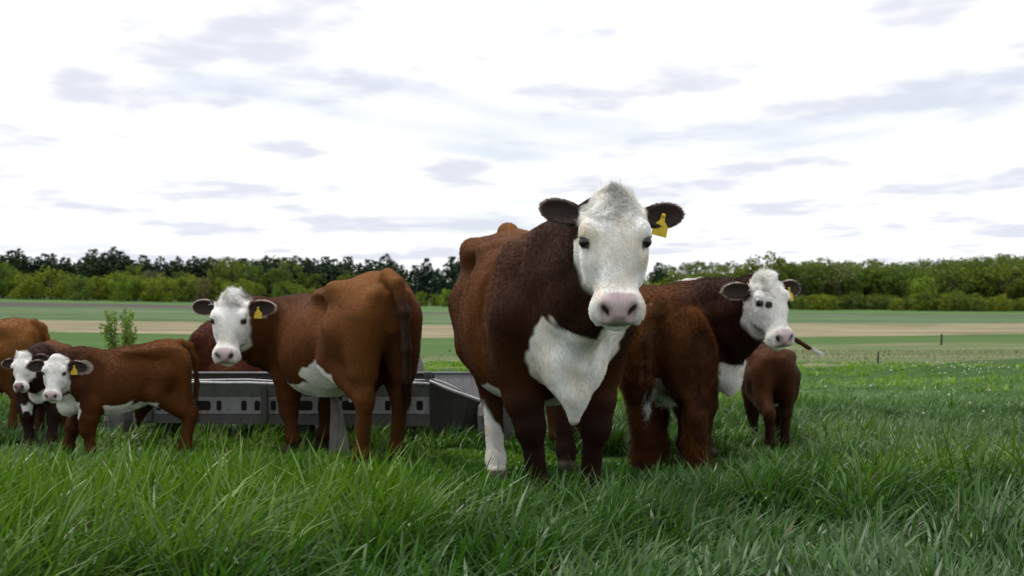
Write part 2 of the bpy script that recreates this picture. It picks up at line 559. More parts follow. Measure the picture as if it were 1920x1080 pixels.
# left: pale hedge trees with a row of dark pines behind
HEDGE = "pale green trees along the far edge of the left fields"
PINES = "dark pines behind the pale hedge trees"
plant("round", 95, 421, 496, "hedge_tree", "broad domed pale green tree, the widest of the hedge in front of the pines", HEDGE, 1.25)
plant("round", 6, 424, 480, "hedge_tree", "tall yellow green tree at the left end of the hedge", HEDGE, 1.0)
plant("round", 382, 419, 516, "hedge_tree", "buff coloured budding tree in the hedge left of the ear of the white faced cow", HEDGE, 0.85, M_LEAF_BUFF)
plant("round", 283, 427, 499, "hedge_tree", "buff coloured budding tree peeping over the middle of the hedge", HEDGE, 0.9, M_LEAF_BUFF)
hx = [-90, -45, 28, 46, 64, 138, 152, 183, 205, 222, 243, 262, 285, 308, 345, 358, 408, 425, 455, 480, 535, 562, 582, 610, 640, 792, 838]
ht = [488, 492, 510, 506, 512, 512, 516, 514, 507, 512, 508, 512, 514, 518, 512, 510, 516, 522, 524, 528, 524, 528, 538, 536, 544, 545, 540]
row_of("round", hx, ht, (414, 424), "hedge_tree", "pale rounded hedge tree", HEDGE, (0.95, 1.3), None, 3, LM_HEDGE)
plant("pine", 212, 440, 463, "pine_tree", "tallest dark pine rising above the hedge on the left", PINES, 1.25, None, 0)
plant("pine", 800, 440, 484, "pine_tree", "dark pine standing apart between the two nearest cows", PINES, 1.45, None, 1)
px_ = [-70, -30, 8, 22, 36, 52, 68, 82, 100, 118, 130, 146, 160, 172, 188, 200, 226, 238, 252, 266, 282, 300, 318, 333, 348, 364, 380, 398, 418, 436, 458, 480, 502, 520, 538, 556, 574, 592, 608, 624, 640, 656, 672, 690, 706, 722, 738, 756, 776, 820, 846, 868]
pt_ = [470, 478, 474, 470, 466, 476, 482, 472, 474, 484, 478, 484, 470, 472, 480, 476, 474, 480, 486, 480, 484, 478, 488, 476, 486, 478, 488, 484, 492, 488, 482, 490, 482, 486, 480, 476, 484, 488, 478, 486, 490, 482, 492, 486, 488, 480, 490, 494, 496, 498, 480, 484]
row_of("pine", px_, pt_, (434, 452), "pine_tree", "dark pine", PINES, (1.3, 1.9), None, 4, LM_LEFT)
def in_pines(p): return 498
row_of("oak", [250, 300, 345, 405, 440, 470, 515, 540, 590, 650, 700, 745], [500, 505, 506, 492, 488, 492, 500, 488, 505, 510, 508, 512], (426, 433), "broadleaf_tree", "dull broadleaf among the pines", "broadleaf trees among the pines", (0.9, 1.2), None, 4, LM_LEFT)
# undergrowth closing the foot of the wood
row_of("round", list(range(480, 900, 34)), lambda p: 552, (424, 429), "hedge_bush", "low green bush under the pines", "bushes at the foot of the pines", (1.4, 2.0), M_LEAF_MID, 4, [(480, "the looking-back cow's head"), (690, "the tan cow's rump"), (850, "the big cow")])
row_of("oak", list(range(-60, 480, 40)), lambda p: 520, (428, 432), "broadleaf_tree", "dull green tree filling the gaps behind the hedge", "trees filling the gaps behind the hedge", (1.1, 1.4))
# hill behind the pines and the far pale hill between the cows
HILLT = "trees covering the far hillside"
row_of("round", [395, 420, 445, 470, 495, 520, 545, 570], [482, 480, 479, 479, 480, 481, 483, 486], (840, 900), "hillside_tree", "pale green tree on the far rise behind the pines", HILLT, (0.9, 1.3), M_LEAF_MID)
row_of("round", [1225, 1243, 1262, 1280, 1300, 1318, 1336, 1352, 1370, 1390, 1410, 1430], [502, 498, 494, 491, 488, 488, 491, 489, 490, 494, 494, 496], (860, 940), "hillside_tree", "pale tree on the distant rise to the right of the big cow", HILLT, (0.9, 1.3), M_LEAF_MID)
# right: mixed wood
WOOD = "broadleaf trees along the right edge of the wood"
plant("pine", 1234, 436, 492, "pine_tree", "small dark pine just right of the big white face", None, 1.3)
plant("oak", 1440, 436, 469, "oak_tree", "big dark oak behind the head of the cow on the right", None, 1.15, None, 0)
plant("oak", 1575, 436, 488, "broadleaf_tree", "brownish budding tree at the front of the right wood", WOOD, 1.0, M_LEAF_BUFF)
plant("round", 1732, 424, 508, "broadleaf_tree", "bright green two lobed tree at the front of the right wood", WOOD, 0.95)
wx = [1215, 1238, 1262, 1290, 1315, 1340, 1362, 1385, 1405, 1470, 1500, 1518, 1540, 1555, 1600, 1620, 1640, 1662, 1690, 1712, 1760, 1785, 1806, 1830, 1852, 1874, 1896, 1920, 1950, 1985]
wt = [520, 518, 512, 508, 506, 500, 500, 494, 488, 486, 488, 484, 492, 490, 498, 494, 500, 500, 498, 505, 498, 494, 500, 492, 496, 490, 498, 492, 490, 486]
row_of("oak", wx, wt, (432, 446), "broadleaf_tree", "tall green wood edge tree", WOOD, (0.95, 1.3), None, 5, LM_RIGHT)
row_of("round", [1228, 1256, 1284, 1310, 1336, 1366, 1398], [528, 526, 520, 522, 520, 526, 530], (426, 432), "broadleaf_tree", "bright green tree", "trees seen between the big cow and the cow on the right", (0.95, 1.2), None, 4, [(1215, "the big white face"), (1440, "the big oak")])
row_of("round", [1500, 1522, 1545, 1562, 1680, 1722, 1742, 1772, 1788, 1808, 1826, 1846, 1862, 1884, 1905, 1926, 1948, 1990], [556, 548, 546, 552, 552, 545, 542, 546, 544, 552, 550, 558, 556, 552, 558, 556, 552, 554],
       (418, 426), "hedge_bush", "low bush at the wood's foot", "bushes along the foot of the right wood", (1.1, 1.6), None, 3, LM_RIGHT)
row_of("oak", list(range(1470, 1990, 24)), lambda p: 505, (447, 470), "broadleaf_tree", "green tree half hidden behind the front trees of the right wood", "trees inside the right wood", (1.0, 1.3))
row_of("round", list(range(1450, 2000, 19)), lambda p: 552 + 4 * math.sin(p), (427, 431), "hedge_bush", "dark low bush filling the foot of the right wood behind the front bushes", "undergrowth bushes inside the right wood", (1.3, 1.9), M_LEAF_MID, 4)
for dd, off in ((560, 0), (680, 4), (800, 8)):
    row_of("oak", list(range(1455 + off, 2010, 27)), lambda p, o=off: interp_c(p, [(1440, 492), (1520, 486), (1600, 487), (1700, 485), (1800, 484), (1850, 479), (1920, 472), (2000, 466)]) + 8 - o, (dd - 25, dd + 25), "hillside_tree",
           "green tree on the wooded hillside above the right fields", HILLT, (0.9, 1.3))
# ------------------------------------------------------------------ cattle
def unit(v):
    v = np.asarray(v, float)
    return v / np.linalg.norm(v)

class Field:
    """signed distance field on a rectilinear grid"""
    def __init__(self, gx, gy, gz):
        self.g = [np.asarray(a, np.float32) for a in (gx, gy, gz)]
        self.F = np.full((len(gx), len(gy), len(gz)), 0.4, np.float32)
    def sub(self, lo, hi):
        sl = []
        for a, l, h in zip(self.g, lo, hi):
            i0 = max(int(np.searchsorted(a, l)), 0); i1 = min(int(np.searchsorted(a, h)), len(a))
            if i1 <= i0:
                return None
            sl.append(slice(i0, i1))
        X = self.g[0][sl[0]][:, None, None]; Y = self.g[1][sl[1]][None, :, None]; Z = self.g[2][sl[2]][None, None, :]
        return tuple(sl), X, Y, Z
    def union(self, sl, d, k):
        a = self.F[sl]
        h = np.clip(0.5 + 0.5 * (a - d) / k, 0, 1)
        self.F[sl] = a + (d - a) * h - k * h * (1 - h)
    def carve(self, sl, d, k):
        a = self.F[sl]; b = -d
        h = np.clip(0.5 - 0.5 * (a - b) / k, 0, 1)
        self.F[sl] = a + (b - a) * h + k * h * (1 - h)
    def cone(self, a, b, ra, rb, k=0.03):
        a = np.asarray(a, float); b = np.asarray(b, float)
        pad = k + 0.01
        lo = np.minimum(a - ra, b - rb) - pad; hi = np.maximum(a + ra, b + rb) + pad
        r = self.sub(lo, hi)
        if r is None: return
        sl, X, Y, Z = r
        ba = b - a; L2 = float(ba @ ba) + 1e-9
        px, py, pz = X - np.float32(a[0]), Y - np.float32(a[1]), Z - np.float32(a[2])
        t = np.clip((px * np.float32(ba[0]) + py * np.float32(ba[1]) + pz * np.float32(ba[2])) / np.float32(L2), 0, 1)
        d = np.sqrt((px - t * np.float32(ba[0])) ** 2 + (py - t * np.float32(ba[1])) ** 2 + (pz - t * np.float32(ba[2])) ** 2)
        self.union(sl, d - (np.float32(ra) + t * np.float32(rb - ra)), k)
    def chain(self, pts, rad, k=0.03):
        for i in range(len(pts) - 1):
            self.cone(pts[i], pts[i + 1], rad[i], rad[i + 1], k)
    def _ell(self, c, r, R, pad):
        c = np.asarray(c, float); r = np.asarray(r, float)
        R = np.eye(3) if R is None else R
        ext = np.sqrt((R ** 2) @ (r ** 2)) + pad
        q = self.sub(c - ext, c + ext)
        if q is None: return None
        sl, X, Y, Z = q
        p = (X - np.float32(c[0]), Y - np.float32(c[1]), Z - np.float32(c[2]))
        k0 = 0; k1 = 0
        for i in range(3):
            w = p[0] * np.float32(R[0, i]) + p[1] * np.float32(R[1, i]) + p[2] * np.float32(R[2, i])
            k0 = k0 + (w / np.float32(r[i])) ** 2
            k1 = k1 + (w / np.float32(r[i] ** 2)) ** 2
        k0 = np.sqrt(k0); k1 = np.sqrt(k1) + 1e-6
        return sl, k0 * (k0 - 1) / k1
    def ell(self, c, r, R=None, k=0.04):
        q = self._ell(c, r, R, k + 0.01)
        if q: self.union(q[0], q[1], k)
    def cut(self, c, r, R=None, k=0.01):
        q = self._ell(c, r, R, k + 0.01)
        if q: self.carve(q[0], q[1], k)
    def push(self, c, amp, sig):
        """bulge (amp > 0) or dent (amp < 0) the surface near c"""
        c = np.asarray(c, float)
        sig = np.asarray(sig if np.ndim(sig) else [sig] * 3, float)
        q = self.sub(c - 3 * sig, c + 3 * sig)
        if q is None: return
        sl, X, Y, Z = q
        e = ((X - np.float32(c[0])) / np.float32(sig[0])) ** 2 + ((Y - np.float32(c[1])) / np.float32(sig[1])) ** 2 + ((Z - np.float32(c[2])) / np.float32(sig[2])) ** 2
        self.F[sl] -= np.float32(amp) * np.exp(-e)

def surface_net(fd):
    F = fd.F; gx, gy, gz = fd.g
    S = F < 0
    nx, ny, nz = F.shape
    cnt = np.zeros((nx - 1, ny - 1, nz - 1), np.uint8)
    for i in (0, 1):
        for j in (0, 1):
            for k in (0, 1):
                cnt += S[i:nx - 1 + i, j:ny - 1 + j, k:nz - 1 + k]
    act = (cnt > 0) & (cnt < 8)
    I, J, K = np.nonzero(act)
    idx = np.full(act.shape, -1, np.int32)
    idx[I, J, K] = np.arange(len(I))
    acc = np.zeros((len(I), 3), np.float32); num = np.zeros(len(I), np.float32)
    cs = [(0,0,0),(1,0,0),(0,1,0),(1,1,0),(0,0,1),(1,0,1),(0,1,1),(1,1,1)]
    edges = [(a, b) for a in range(8) for b in range(a + 1, 8) if sum(abs(cs[a][q] - cs[b][q]) for q in range(3)) == 1]
    for a, b in edges:
        ca, cb = cs[a], cs[b]
        fa = F[I + ca[0], J + ca[1], K + ca[2]]; fb = F[I + cb[0], J + cb[1], K + cb[2]]
        m = (fa < 0) != (fb < 0)
        t = np.where(m, fa / np.where(m, fa - fb, 1), 0)
        pa = np.stack([gx[I + ca[0]], gy[J + ca[1]], gz[K + ca[2]]], 1)
        pb = np.stack([gx[I + cb[0]], gy[J + cb[1]], gz[K + cb[2]]], 1)
        acc += np.where(m[:, None], pa + (pb - pa) * t[:, None], 0)
        num += m
    V = acc / num[:, None]
    quads = []
    sx = S[:-1] != S[1:]
    i, j, k = np.nonzero(sx[:, 1:-1, 1:-1]); j = j + 1; k = k + 1
    q = np.stack([idx[i, j - 1, k - 1], idx[i, j, k - 1], idx[i, j, k], idx[i, j - 1, k]], 1)
    fl = ~S[i, j, k]; q[fl] = q[fl][:, ::-1]; quads.append(q)
    sy = S[:, :-1] != S[:, 1:]
    i, j, k = np.nonzero(sy[1:-1, :, 1:-1]); i = i + 1; k = k + 1
    q = np.stack([idx[i - 1, j, k - 1], idx[i - 1, j, k], idx[i, j, k], idx[i, j, k - 1]], 1)
    fl = ~S[i, j, k]; q[fl] = q[fl][:, ::-1]; quads.append(q)
    sz = S[:, :, :-1] != S[:, :, 1:]
    i, j, k = np.nonzero(sz[1:-1, 1:-1, :]); i = i + 1; j = j + 1
    q = np.stack([idx[i - 1, j - 1, k], idx[i, j - 1, k], idx[i, j, k], idx[i - 1, j, k]], 1)
    fl = ~S[i, j, k]; q[fl] = q[fl][:, ::-1]; quads.append(q)
    Q = np.concatenate(quads)
    Q = Q[(Q >= 0).all(1)]
    # relax a little to lose the grid
    for _ in range(2):
        s = np.zeros_like(V); n = np.zeros(len(V), np.float32)
        for a in range(4):
            np.add.at(s, Q[:, a], V[Q[:, (a + 1) % 4]] + V[Q[:, a - 1]]); np.add.at(n, Q[:, a], 2)
        V = V * 0.5 + 0.5 * s / np.maximum(n, 1)[:, None]
    return V, Q

def axis_grid(lo, hi, h, f0=None, f1=None, hf=None):
    """grid with step h, and step hf between f0 and f1"""
    if hf is None:
        return np.arange(lo, hi, h)
    f0 = max(f0, lo); f1 = min(f1, hi)
    a = np.arange(f0, lo, -h)[::-1]; b = np.arange(f0 + hf, f1, hf)
    c = np.arange(f1, hi, h) if f1 < hi else np.zeros(0)
    return np.unique(np.concatenate([a, b, c]))

def bez(p0, p1, p2, p3, n):
    t = np.linspace(0, 1, n)[:, None]
    return (1-t)**3*p0 + 3*(1-t)**2*t*p1 + 3*(1-t)*t*t*p2 + t**3*p3

BROWN = np.array((0.086, 0.0280, 0.0060)); TAN = np.array((0.165, 0.066, 0.0145)); DARK = np.array((0.015, 0.0050, 0.0022))
WHITE = np.array((0.795, 0.785, 0.765)); PINK = np.array((0.47, 0.365, 0.375)); SKIN = np.array((0.045, 0.034, 0.03))

def coat_material():
    m = Mat("hide", 0.65, 0.15)
    wet = m.n("ShaderNodeAttribute", attribute_name="wet").outputs["Fac"]
    m.l(m.math("SUBTRACT", 0.68, m.math("MULTIPLY", wet, 0.38)), m.b.inputs["Roughness"])
    m.l(m.math("ADD", 0.12, m.math("MULTIPLY", wet, 0.3)), m.b.inputs["Specular IOR Level"])
    c = m.attr("coat")
    n = m.noise(60, 3, 0.6, "Object", (1.0, 1.6, 0.5))
    m.color(m.mix(1.0, c, m.ramp(n, [(0.3, 0.88), (0.7, 1.08)]), "MULTIPLY"))
    m.bump(m.noise(170, 3, 0.6), 0.35, 0.004)
    return m.m
def hair_material():
    m = Mat("hair", 0.55, 0.10)
    m.color(m.attr("coat"))
    m.b.inputs["Sheen Weight"].default_value = 0.0
    return m.m
M_HIDE = coat_material(); M_HAIR = hair_material()
_e = Mat("eye", 0.06, 0.6); _e.color((0.012, 0.008, 0.006)); M_EYE = _e.m
_t = Mat("tag_yellow", 0.45, 0.4)
_t.color(_t.ramp(_t.noise(30, 3), [(0.3, (0.50, 0.34, 0.01)), (0.7, (0.66, 0.47, 0.02))])); M_TAG = _t.m
_t = Mat("tag_button", 0.5, 0.4); _t.color((0.55, 0.40, 0.03)); M_BTN = _t.m

def make_curves(name, roots, dirs, nrm, length, rad, col, parent, wave=0.0, lift=0.35, npt=4, droop=0.0, seed=1, curl=0.0, jit=0.13, coherent=0.0):
    n = len(roots)
    r = np.random.default_rng(seed)
    t = np.linspace(0, 1, npt)
    dirs = dirs / np.maximum(np.linalg.norm(dirs, axis=1), 1e-6)[:, None]
    lf = (lift * r.uniform(0.5, 1.5, n))[:, None]
    L = (length * r.uniform(0.6, 1.25, n))[:, None] if np.ndim(length) else length * r.uniform(0.6, 1.25, n)[:, None]
    d0 = dirs + r.normal(0, jit, (n, 3))
    P = np.zeros((n, npt, 3), np.float32)
    ph = (r.uniform(0, 6.28, n) if not coherent else r.uniform(0, 1.2, n) + 7 * snoise(np.asarray(roots, np.float32), coherent, 77))[:, None]
    side = np.cross(dirs, nrm)
    for i, s in enumerate(t):
        P[:, i] = roots + L * s * (d0 * (0.55 + 0.45 * s) + nrm * lf * (1.4 - 0.9 * s)) 
        if wave: P[:, i] += side * wave * L * np.sin(ph + s * 9.0) * s
        if curl:
            P[:, i] += L * curl * (side * np.sin(ph + s * 7.5) + nrm * (np.cos(ph + s * 7.5) + 0.4)) * min(1, s * 2)
        if droop: P[:, i, 2] -= (L[:, 0] * droop * s * s).astype(np.float32)
    cu = bpy.data.hair_curves.new(name)
    cu.add_curves([npt] * n)
    cu.position_data.foreach_set("vector", P.reshape(-1, 3).ravel())
    ra = cu.attributes.get("radius") or cu.attributes.new("radius", "FLOAT", "POINT")
    rv = (rad if np.ndim(rad) else np.full(n, rad))[:, None] * (1 - 0.85 * t[None, :] ** 1.5)
    ra.data.foreach_set("value", np.ascontiguousarray(rv, np.float32).ravel())
    ca = cu.attributes.new("coat", "FLOAT_COLOR", "CURVE")
    rgba = np.ones((n, 4), np.float32); rgba[:, :3] = col
    ca.data.foreach_set("color", rgba.ravel())
    cu.materials.append(M_HAIR)
    return link(bpy.data.objects.new(name, cu), parent)

# adult trunk profile at scale 1 (withers about 1.37 m): x, top, bottom, half width
TR = np.array([
    (-0.90, 1.22, 0.98, 0.05), (-0.86, 1.30, 0.88, 0.14), (-0.76, 1.37, 0.80, 0.20), (-0.62, 1.395, 0.73, 0.265),
    (-0.46, 1.385, 0.66, 0.30), (-0.25, 1.35, 0.585, 0.35), (0.0, 1.33, 0.53, 0.39), (0.22, 1.33, 0.53, 0.375),
    (0.40, 1.37, 0.56, 0.325), (0.56, 1.35, 0.60, 0.27), (0.70, 1.27, 0.64, 0.205), (0.80, 1.15, 0.70, 0.13), (0.85, 1.05, 0.80, 0.05)])

def drop_of(x, k):
    """forequarters standing lower: factor on heights"""
    t = np.clip((np.asarray(x, float) + 0.65) / 1.15, 0, 1)
    return 1 - k * t * t * (3 - 2 * t)

def trunk(fd, s, fat, belly, lift=0.0, low=0.0, ln=1.0):
    x, top, bot, hw = (TR[:, i].copy() for i in range(4))
    bot = bot - belly * np.exp(-((x - 0.02) / 0.35) ** 2)
    hw = hw * (1 + (fat - 1) * np.exp(-((x - 0.0) / 0.42) ** 2))
    q = fd.sub((-0.95 * s, -0.55 * s, 0.3 * s + lift * s), (0.9 * s, 0.55 * s, 1.5 * s + lift * s))
    sl, X, Y, Z = q
    xs = X.ravel() / (s * ln)
    xf = np.linspace(-0.90, 0.85, 60)
    def sm(a):
        b = np.interp(xf, x, a)
        kk = np.array([1, 3, 4, 3, 1.0]); kk /= kk.sum()
        return np.interp(xs, xf, np.convolve(np.pad(b, 2, "edge"), kk, "valid"))
    tp, bt, w = sm(top)[:, None, None] + lift, sm(bot)[:, None, None] + lift, sm(hw)[:, None, None]
    lw = drop_of(xs, low)[:, None, None]
    tp = tp * lw; bt = bt * lw
    zc = bt + 0.44 * (tp - bt)
    z = Z / s
    up = z > zc
    nz = np.where(up, (z - zc) / (tp - zc), (zc - z) / (zc - bt))
    ny = np.abs(Y / s) / w
    ex = np.where(up, 1.95, 2.15)
    nrm = (ny ** ex + np.abs(nz) ** ex) ** (1 / ex)
    d = (nrm - 1) * np.minimum(w, (tp - bt) / 2) * 0.85
    d = np.maximum(d, np.maximum(-0.90 - xs, xs - 0.85)[:, None, None])
    fd.union(sl, (d * s).astype(np.float32), 0.02 * s)

HEAD_T = np.array([  # t along the face, half width, dorsal, ventral
    (-0.035, 0.030, -0.010, 0.045), (0.00, 0.068, 0.028, 0.08), (0.05, 0.106, 0.048, 0.11), (0.11, 0.134, 0.060, 0.14), (0.18, 0.150, 0.062, 0.165),
    (0.25, 0.138, 0.052, 0.178), (0.32, 0.112, 0.043, 0.168), (0.39, 0.094, 0.036, 0.145), (0.45, 0.092, 0.033, 0.125), (0.50, 0.092, 0.026, 0.115), (0.55, 0.06, 0.0, 0.09)])

class Cow:
    pass

def head_coords(P, hp):
    q = P - hp["poll"]
    return q @ hp["u"], q @ hp["w"], q @ hp["n"]

def sp_ear(hp):
    return hp.get("ear_scale", 1.0)

def build_head(fd, hp, hs):
    poll, u, w, n = hp["poll"], hp["u"], hp["w"], hp["n"]
    R = np.stack([u, w, n], 1)
    def H(t, s, m): return poll + (u * t + w * s + n * m) * hs
    c = H(0.26, 0, -0.05); ext = np.array([0.36, 0.36, 0.36]) * hs
    sl, X, Y, Z = fd.sub(c - ext, c + ext)
    px, py, pz = X - np.float32(poll[0]), Y - np.float32(poll[1]), Z - np.float32(poll[2])
    T, S_, N = ((px * np.float32(a[0]) + py * np.float32(a[1]) + pz * np.float32(a[2])) / np.float32(hs) for a in (u, w, n))
    tt = np.linspace(-0.035, 0.55, 60)
    def sm(i):
        b = np.interp(tt, HEAD_T[:, 0], HEAD_T[:, i])
        kk = np.array([1, 2, 3, 2, 1.0]); kk /= kk.sum()
        b = np.convolve(np.pad(b, 2, "edge"), kk, "valid")
        return np.interp(T.ravel(), tt, b).reshape(T.shape).astype(np.float32)
    hw, do, ve = sm(1), sm(2), sm(3)
    nc = (do - ve) / 2; nh = (do + ve) / 2
    hwe = hw * (1 - 0.30 * np.clip((nc - N) / nh, 0, 1) * sstep(0.5, 0.2, T))  # narrower jaw below
    nrm = ((np.abs(S_) / hwe) ** 2.35 + (np.abs(N - nc) / nh) ** 2.35) ** (1 / 2.35)
    d = (nrm - 1) * np.minimum(hwe, nh) * 0.85
    d = np.maximum(d, np.maximum(-0.035 - T, T - 0.535))
    fd.union(sl, (d * hs).astype(np.float32), 0.035 * hs)
    fd.ell(H(0.005, 0, -0.005), np.array((0.044, 0.066, 0.050)) * hs, R, 0.05 * hs)          # poll
    for sg in (1, -1):
        fd.ell(H(0.165, sg * 0.118, 0.018), np.array((0.050, 0.034, 0.040)) * hs, R, 0.03 * hs)  # brow
        fd.ell(H(0.27, sg * 0.095, -0.095), np.array((0.095, 0.036, 0.075)) * hs, R, 0.05 * hs)   # cheek
        fd.push(H(0.205, sg * 0.150, 0.014), -0.014 * hs, 0.026 * hs)                              # eye socket
        fd.ell(H(0.188, sg * 0.134, 0.022), np.array((0.011, 0.024, 0.022)) * hs, R, 0.012 * hs)          # upper lid
        fd.push(H(0.36, sg * 0.10, -0.015), -0.010 * hs, np.array((0.06, 0.04, 0.04)) * hs)
    # muzzle: broad nose pad facing forward and down, lips and chin
    fd.ell(H(0.485, 0, -0.030), np.array((0.072, 0.112, 0.066)) * hs, R, 0.035 * hs)
    for sg in (1, -1):
        fd.ell(H(0.507, sg * 0.066, -0.060), np.array((0.052, 0.046, 0.048)) * hs, R, 0.03 * hs)  # upper lip
        fd.ell(H(0.487, sg * 0.052, 0.012), np.array((0.040, 0.034, 0.026)) * hs, R, 0.025 * hs)  # nostril wing
    fd.ell(H(0.520, 0, -0.108), np.array((0.046, 0.070, 0.036)) * hs, R, 0.02 * hs)              # chin
    for sg in (1, -1):
        fd.push(H(0.528, sg * 0.052, 0.002), -0.042 * hs, np.array((0.026, 0.017, 0.026)) * hs)
        fd.push(H(0.515, sg * 0.066, 0.022), -0.022 * hs, np.array((0.022, 0.014, 0.018)) * hs)
    for i in range(9):                                                                            # mouth line
        a = (i - 4) / 4.0
        fd.push(H(0.565 - 0.035 * a * a, 0.088 * a, -0.083), -0.011 * hs, np.array((0.035, 0.014, 0.009)) * hs)
    # ears
    hp["ears"] = []
    for sg, ev in ((1, hp.get("ear_l", (0.0, 1.0, -0.12))), (-1, hp.get("ear_r", (0.0, 1.0, -0.12)))):
        e = unit(u * ev[0] + w * sg * ev[1] + n * ev[2])
        f = hp.get("ear_face", 0.9) * n + u * 0.35 + w * sg * hp.get("ear_open", 0.1)
        f = unit(f - e * (f @ e)); g = np.cross(f, e)
        base = H(0.075, sg * 0.108, -0.045)
        es = sp_ear(hp)
        cc = base + e * 0.125 * hs * es
        RR = np.stack([e, g, f], 1)
        fd.cone(base - e * 0.03 * hs, base + e * 0.05 * hs, 0.042 * hs, 0.036 * hs, 0.03 * hs)
        fd.ell(cc, np.array((0.112, 0.060, 0.026)) * hs * es, RR, 0.02 * hs)
        fd.cut(cc + f * 0.024 * hs * es + e * 0.004 * hs, np.array((0.100, 0.048, 0.027)) * hs * es, RR, 0.008 * hs)
        hp["ears"].append((cc, e / es, g / es, f))

def leg(fd, s, foot, kind, sg, low=0.0, thick=1.0, ln=1.0):
    """foot in local metres, kind front or hind"""
    f = np.asarray(foot, float)
    if kind == "front":
        sh = np.array((0.56 * s, sg * 0.21 * s, 0.92 * s)); el = np.array((0.44 * s, sg * 0.205 * s, 0.70 * s))
        lf_ = np.array((1, 1, 1.0 - low)); lf_[0] = ln; sh = sh * lf_; el = el * lf_
        mid = el * 0.45 + np.array((f[0], f[1], 0)) * 0.55
        kn = np.array((mid[0] + 0.035 * s, mid[1], 0.40 * s * (1 - low)))
        ft = np.array((f[0] - 0.01 * s, f[1], 0.125 * s)); hf = np.array((f[0] + 0.03 * s, f[1], 0.035 * s))
        r = s * thick
        fd.ell((0.47 * s * ln, sg * 0.228 * s, 1.00 * s * (1 - low)), np.array((0.18, 0.095, 0.29)) * s, None, 0.05 * s)
        fd.cone(sh, el, 0.145 * s, 0.115 * s, 0.07 * s)
        fd.cone(el, kn * 0.6 + el * 0.4, 0.108 * r, 0.084 * r, 0.05 * s)
        fd.cone(kn * 0.6 + el * 0.4, kn, 0.086 * r, 0.066 * r, 0.04 * s)
        fd.ell(kn + np.array((0.005 * s, 0, 0)), np.array((0.068, 0.066, 0.085)) * r, None, 0.04 * s)
        fd.cone(kn, ft, 0.056 * r, 0.047 * r, 0.04 * s)
    else:
        fd.ell((-0.62 * s * ln, sg * 0.175 * s, 1.00 * s), np.array((0.25, 0.125, 0.32)) * s, None, 0.07 * s)
        st = np.array((-0.43 * s * ln, sg * 0.215 * s, 0.76 * s))
        hk = np.array((f[0] - 0.065 * s, f[1] * 0.9 + sg * 0.02 * s, 0.495 * s))
        ft = np.array((f[0] - 0.01 * s, f[1], 0.125 * s)); hf = np.array((f[0] + 0.03 * s, f[1], 0.035 * s))
        r = s * thick
        fd.cone((-0.56 * s * ln, sg * 0.19 * s, 0.96 * s), st, 0.185 * s, 0.125 * s, 0.07 * s)
        fd.cone((-0.77 * s * ln, sg * 0.135 * s, 1.06 * s), hk * 0.45 + np.array((-0.74 * ln, sg * 0.165, 0.85)) * s * 0.55, 0.135 * s, 0.098 * s, 0.07 * s)
        fd.cone(st, hk * 0.75 + st * 0.25, 0.125 * s, 0.070 * r, 0.06 * s)
        fd.cone(np.array((-0.74 * ln, sg * 0.165, 0.82)) * s, hk + np.array((-0.02, 0, 0.06)) * s, 0.10 * s, 0.050 * r, 0.05 * s)
        fd.cone(hk * 0.75 + st * 0.25, hk, 0.072 * r, 0.056 * r, 0.03 * s)
        fd.ell(hk + np.array((0.0, 0, 0)), np.array((0.074, 0.062, 0.088)) * r, None, 0.04 * s)
        fd.cone(hk + np.array((-0.045, 0, 0.055)) * s, hk + np.array((-0.03, 0, -0.05)) * s, 0.026 * r, 0.03 * r, 0.025 * s)
        fd.cone(hk, ft, 0.056 * r, 0.048 * r, 0.04 * s)
    fd.ell(ft, np.array((0.060, 0.058, 0.062)) * s * thick, None, 0.025 * s)
    fd.cone(ft, hf, 0.044 * s * thick, 0.056 * s * thick, 0.02 * s)
    for q in (1, -1):
        fd.ell(hf + np.array((0.012, q * 0.03, -0.005)) * s, np.array((0.062, 0.034, 0.042)) * s, None, 0.01 * s)

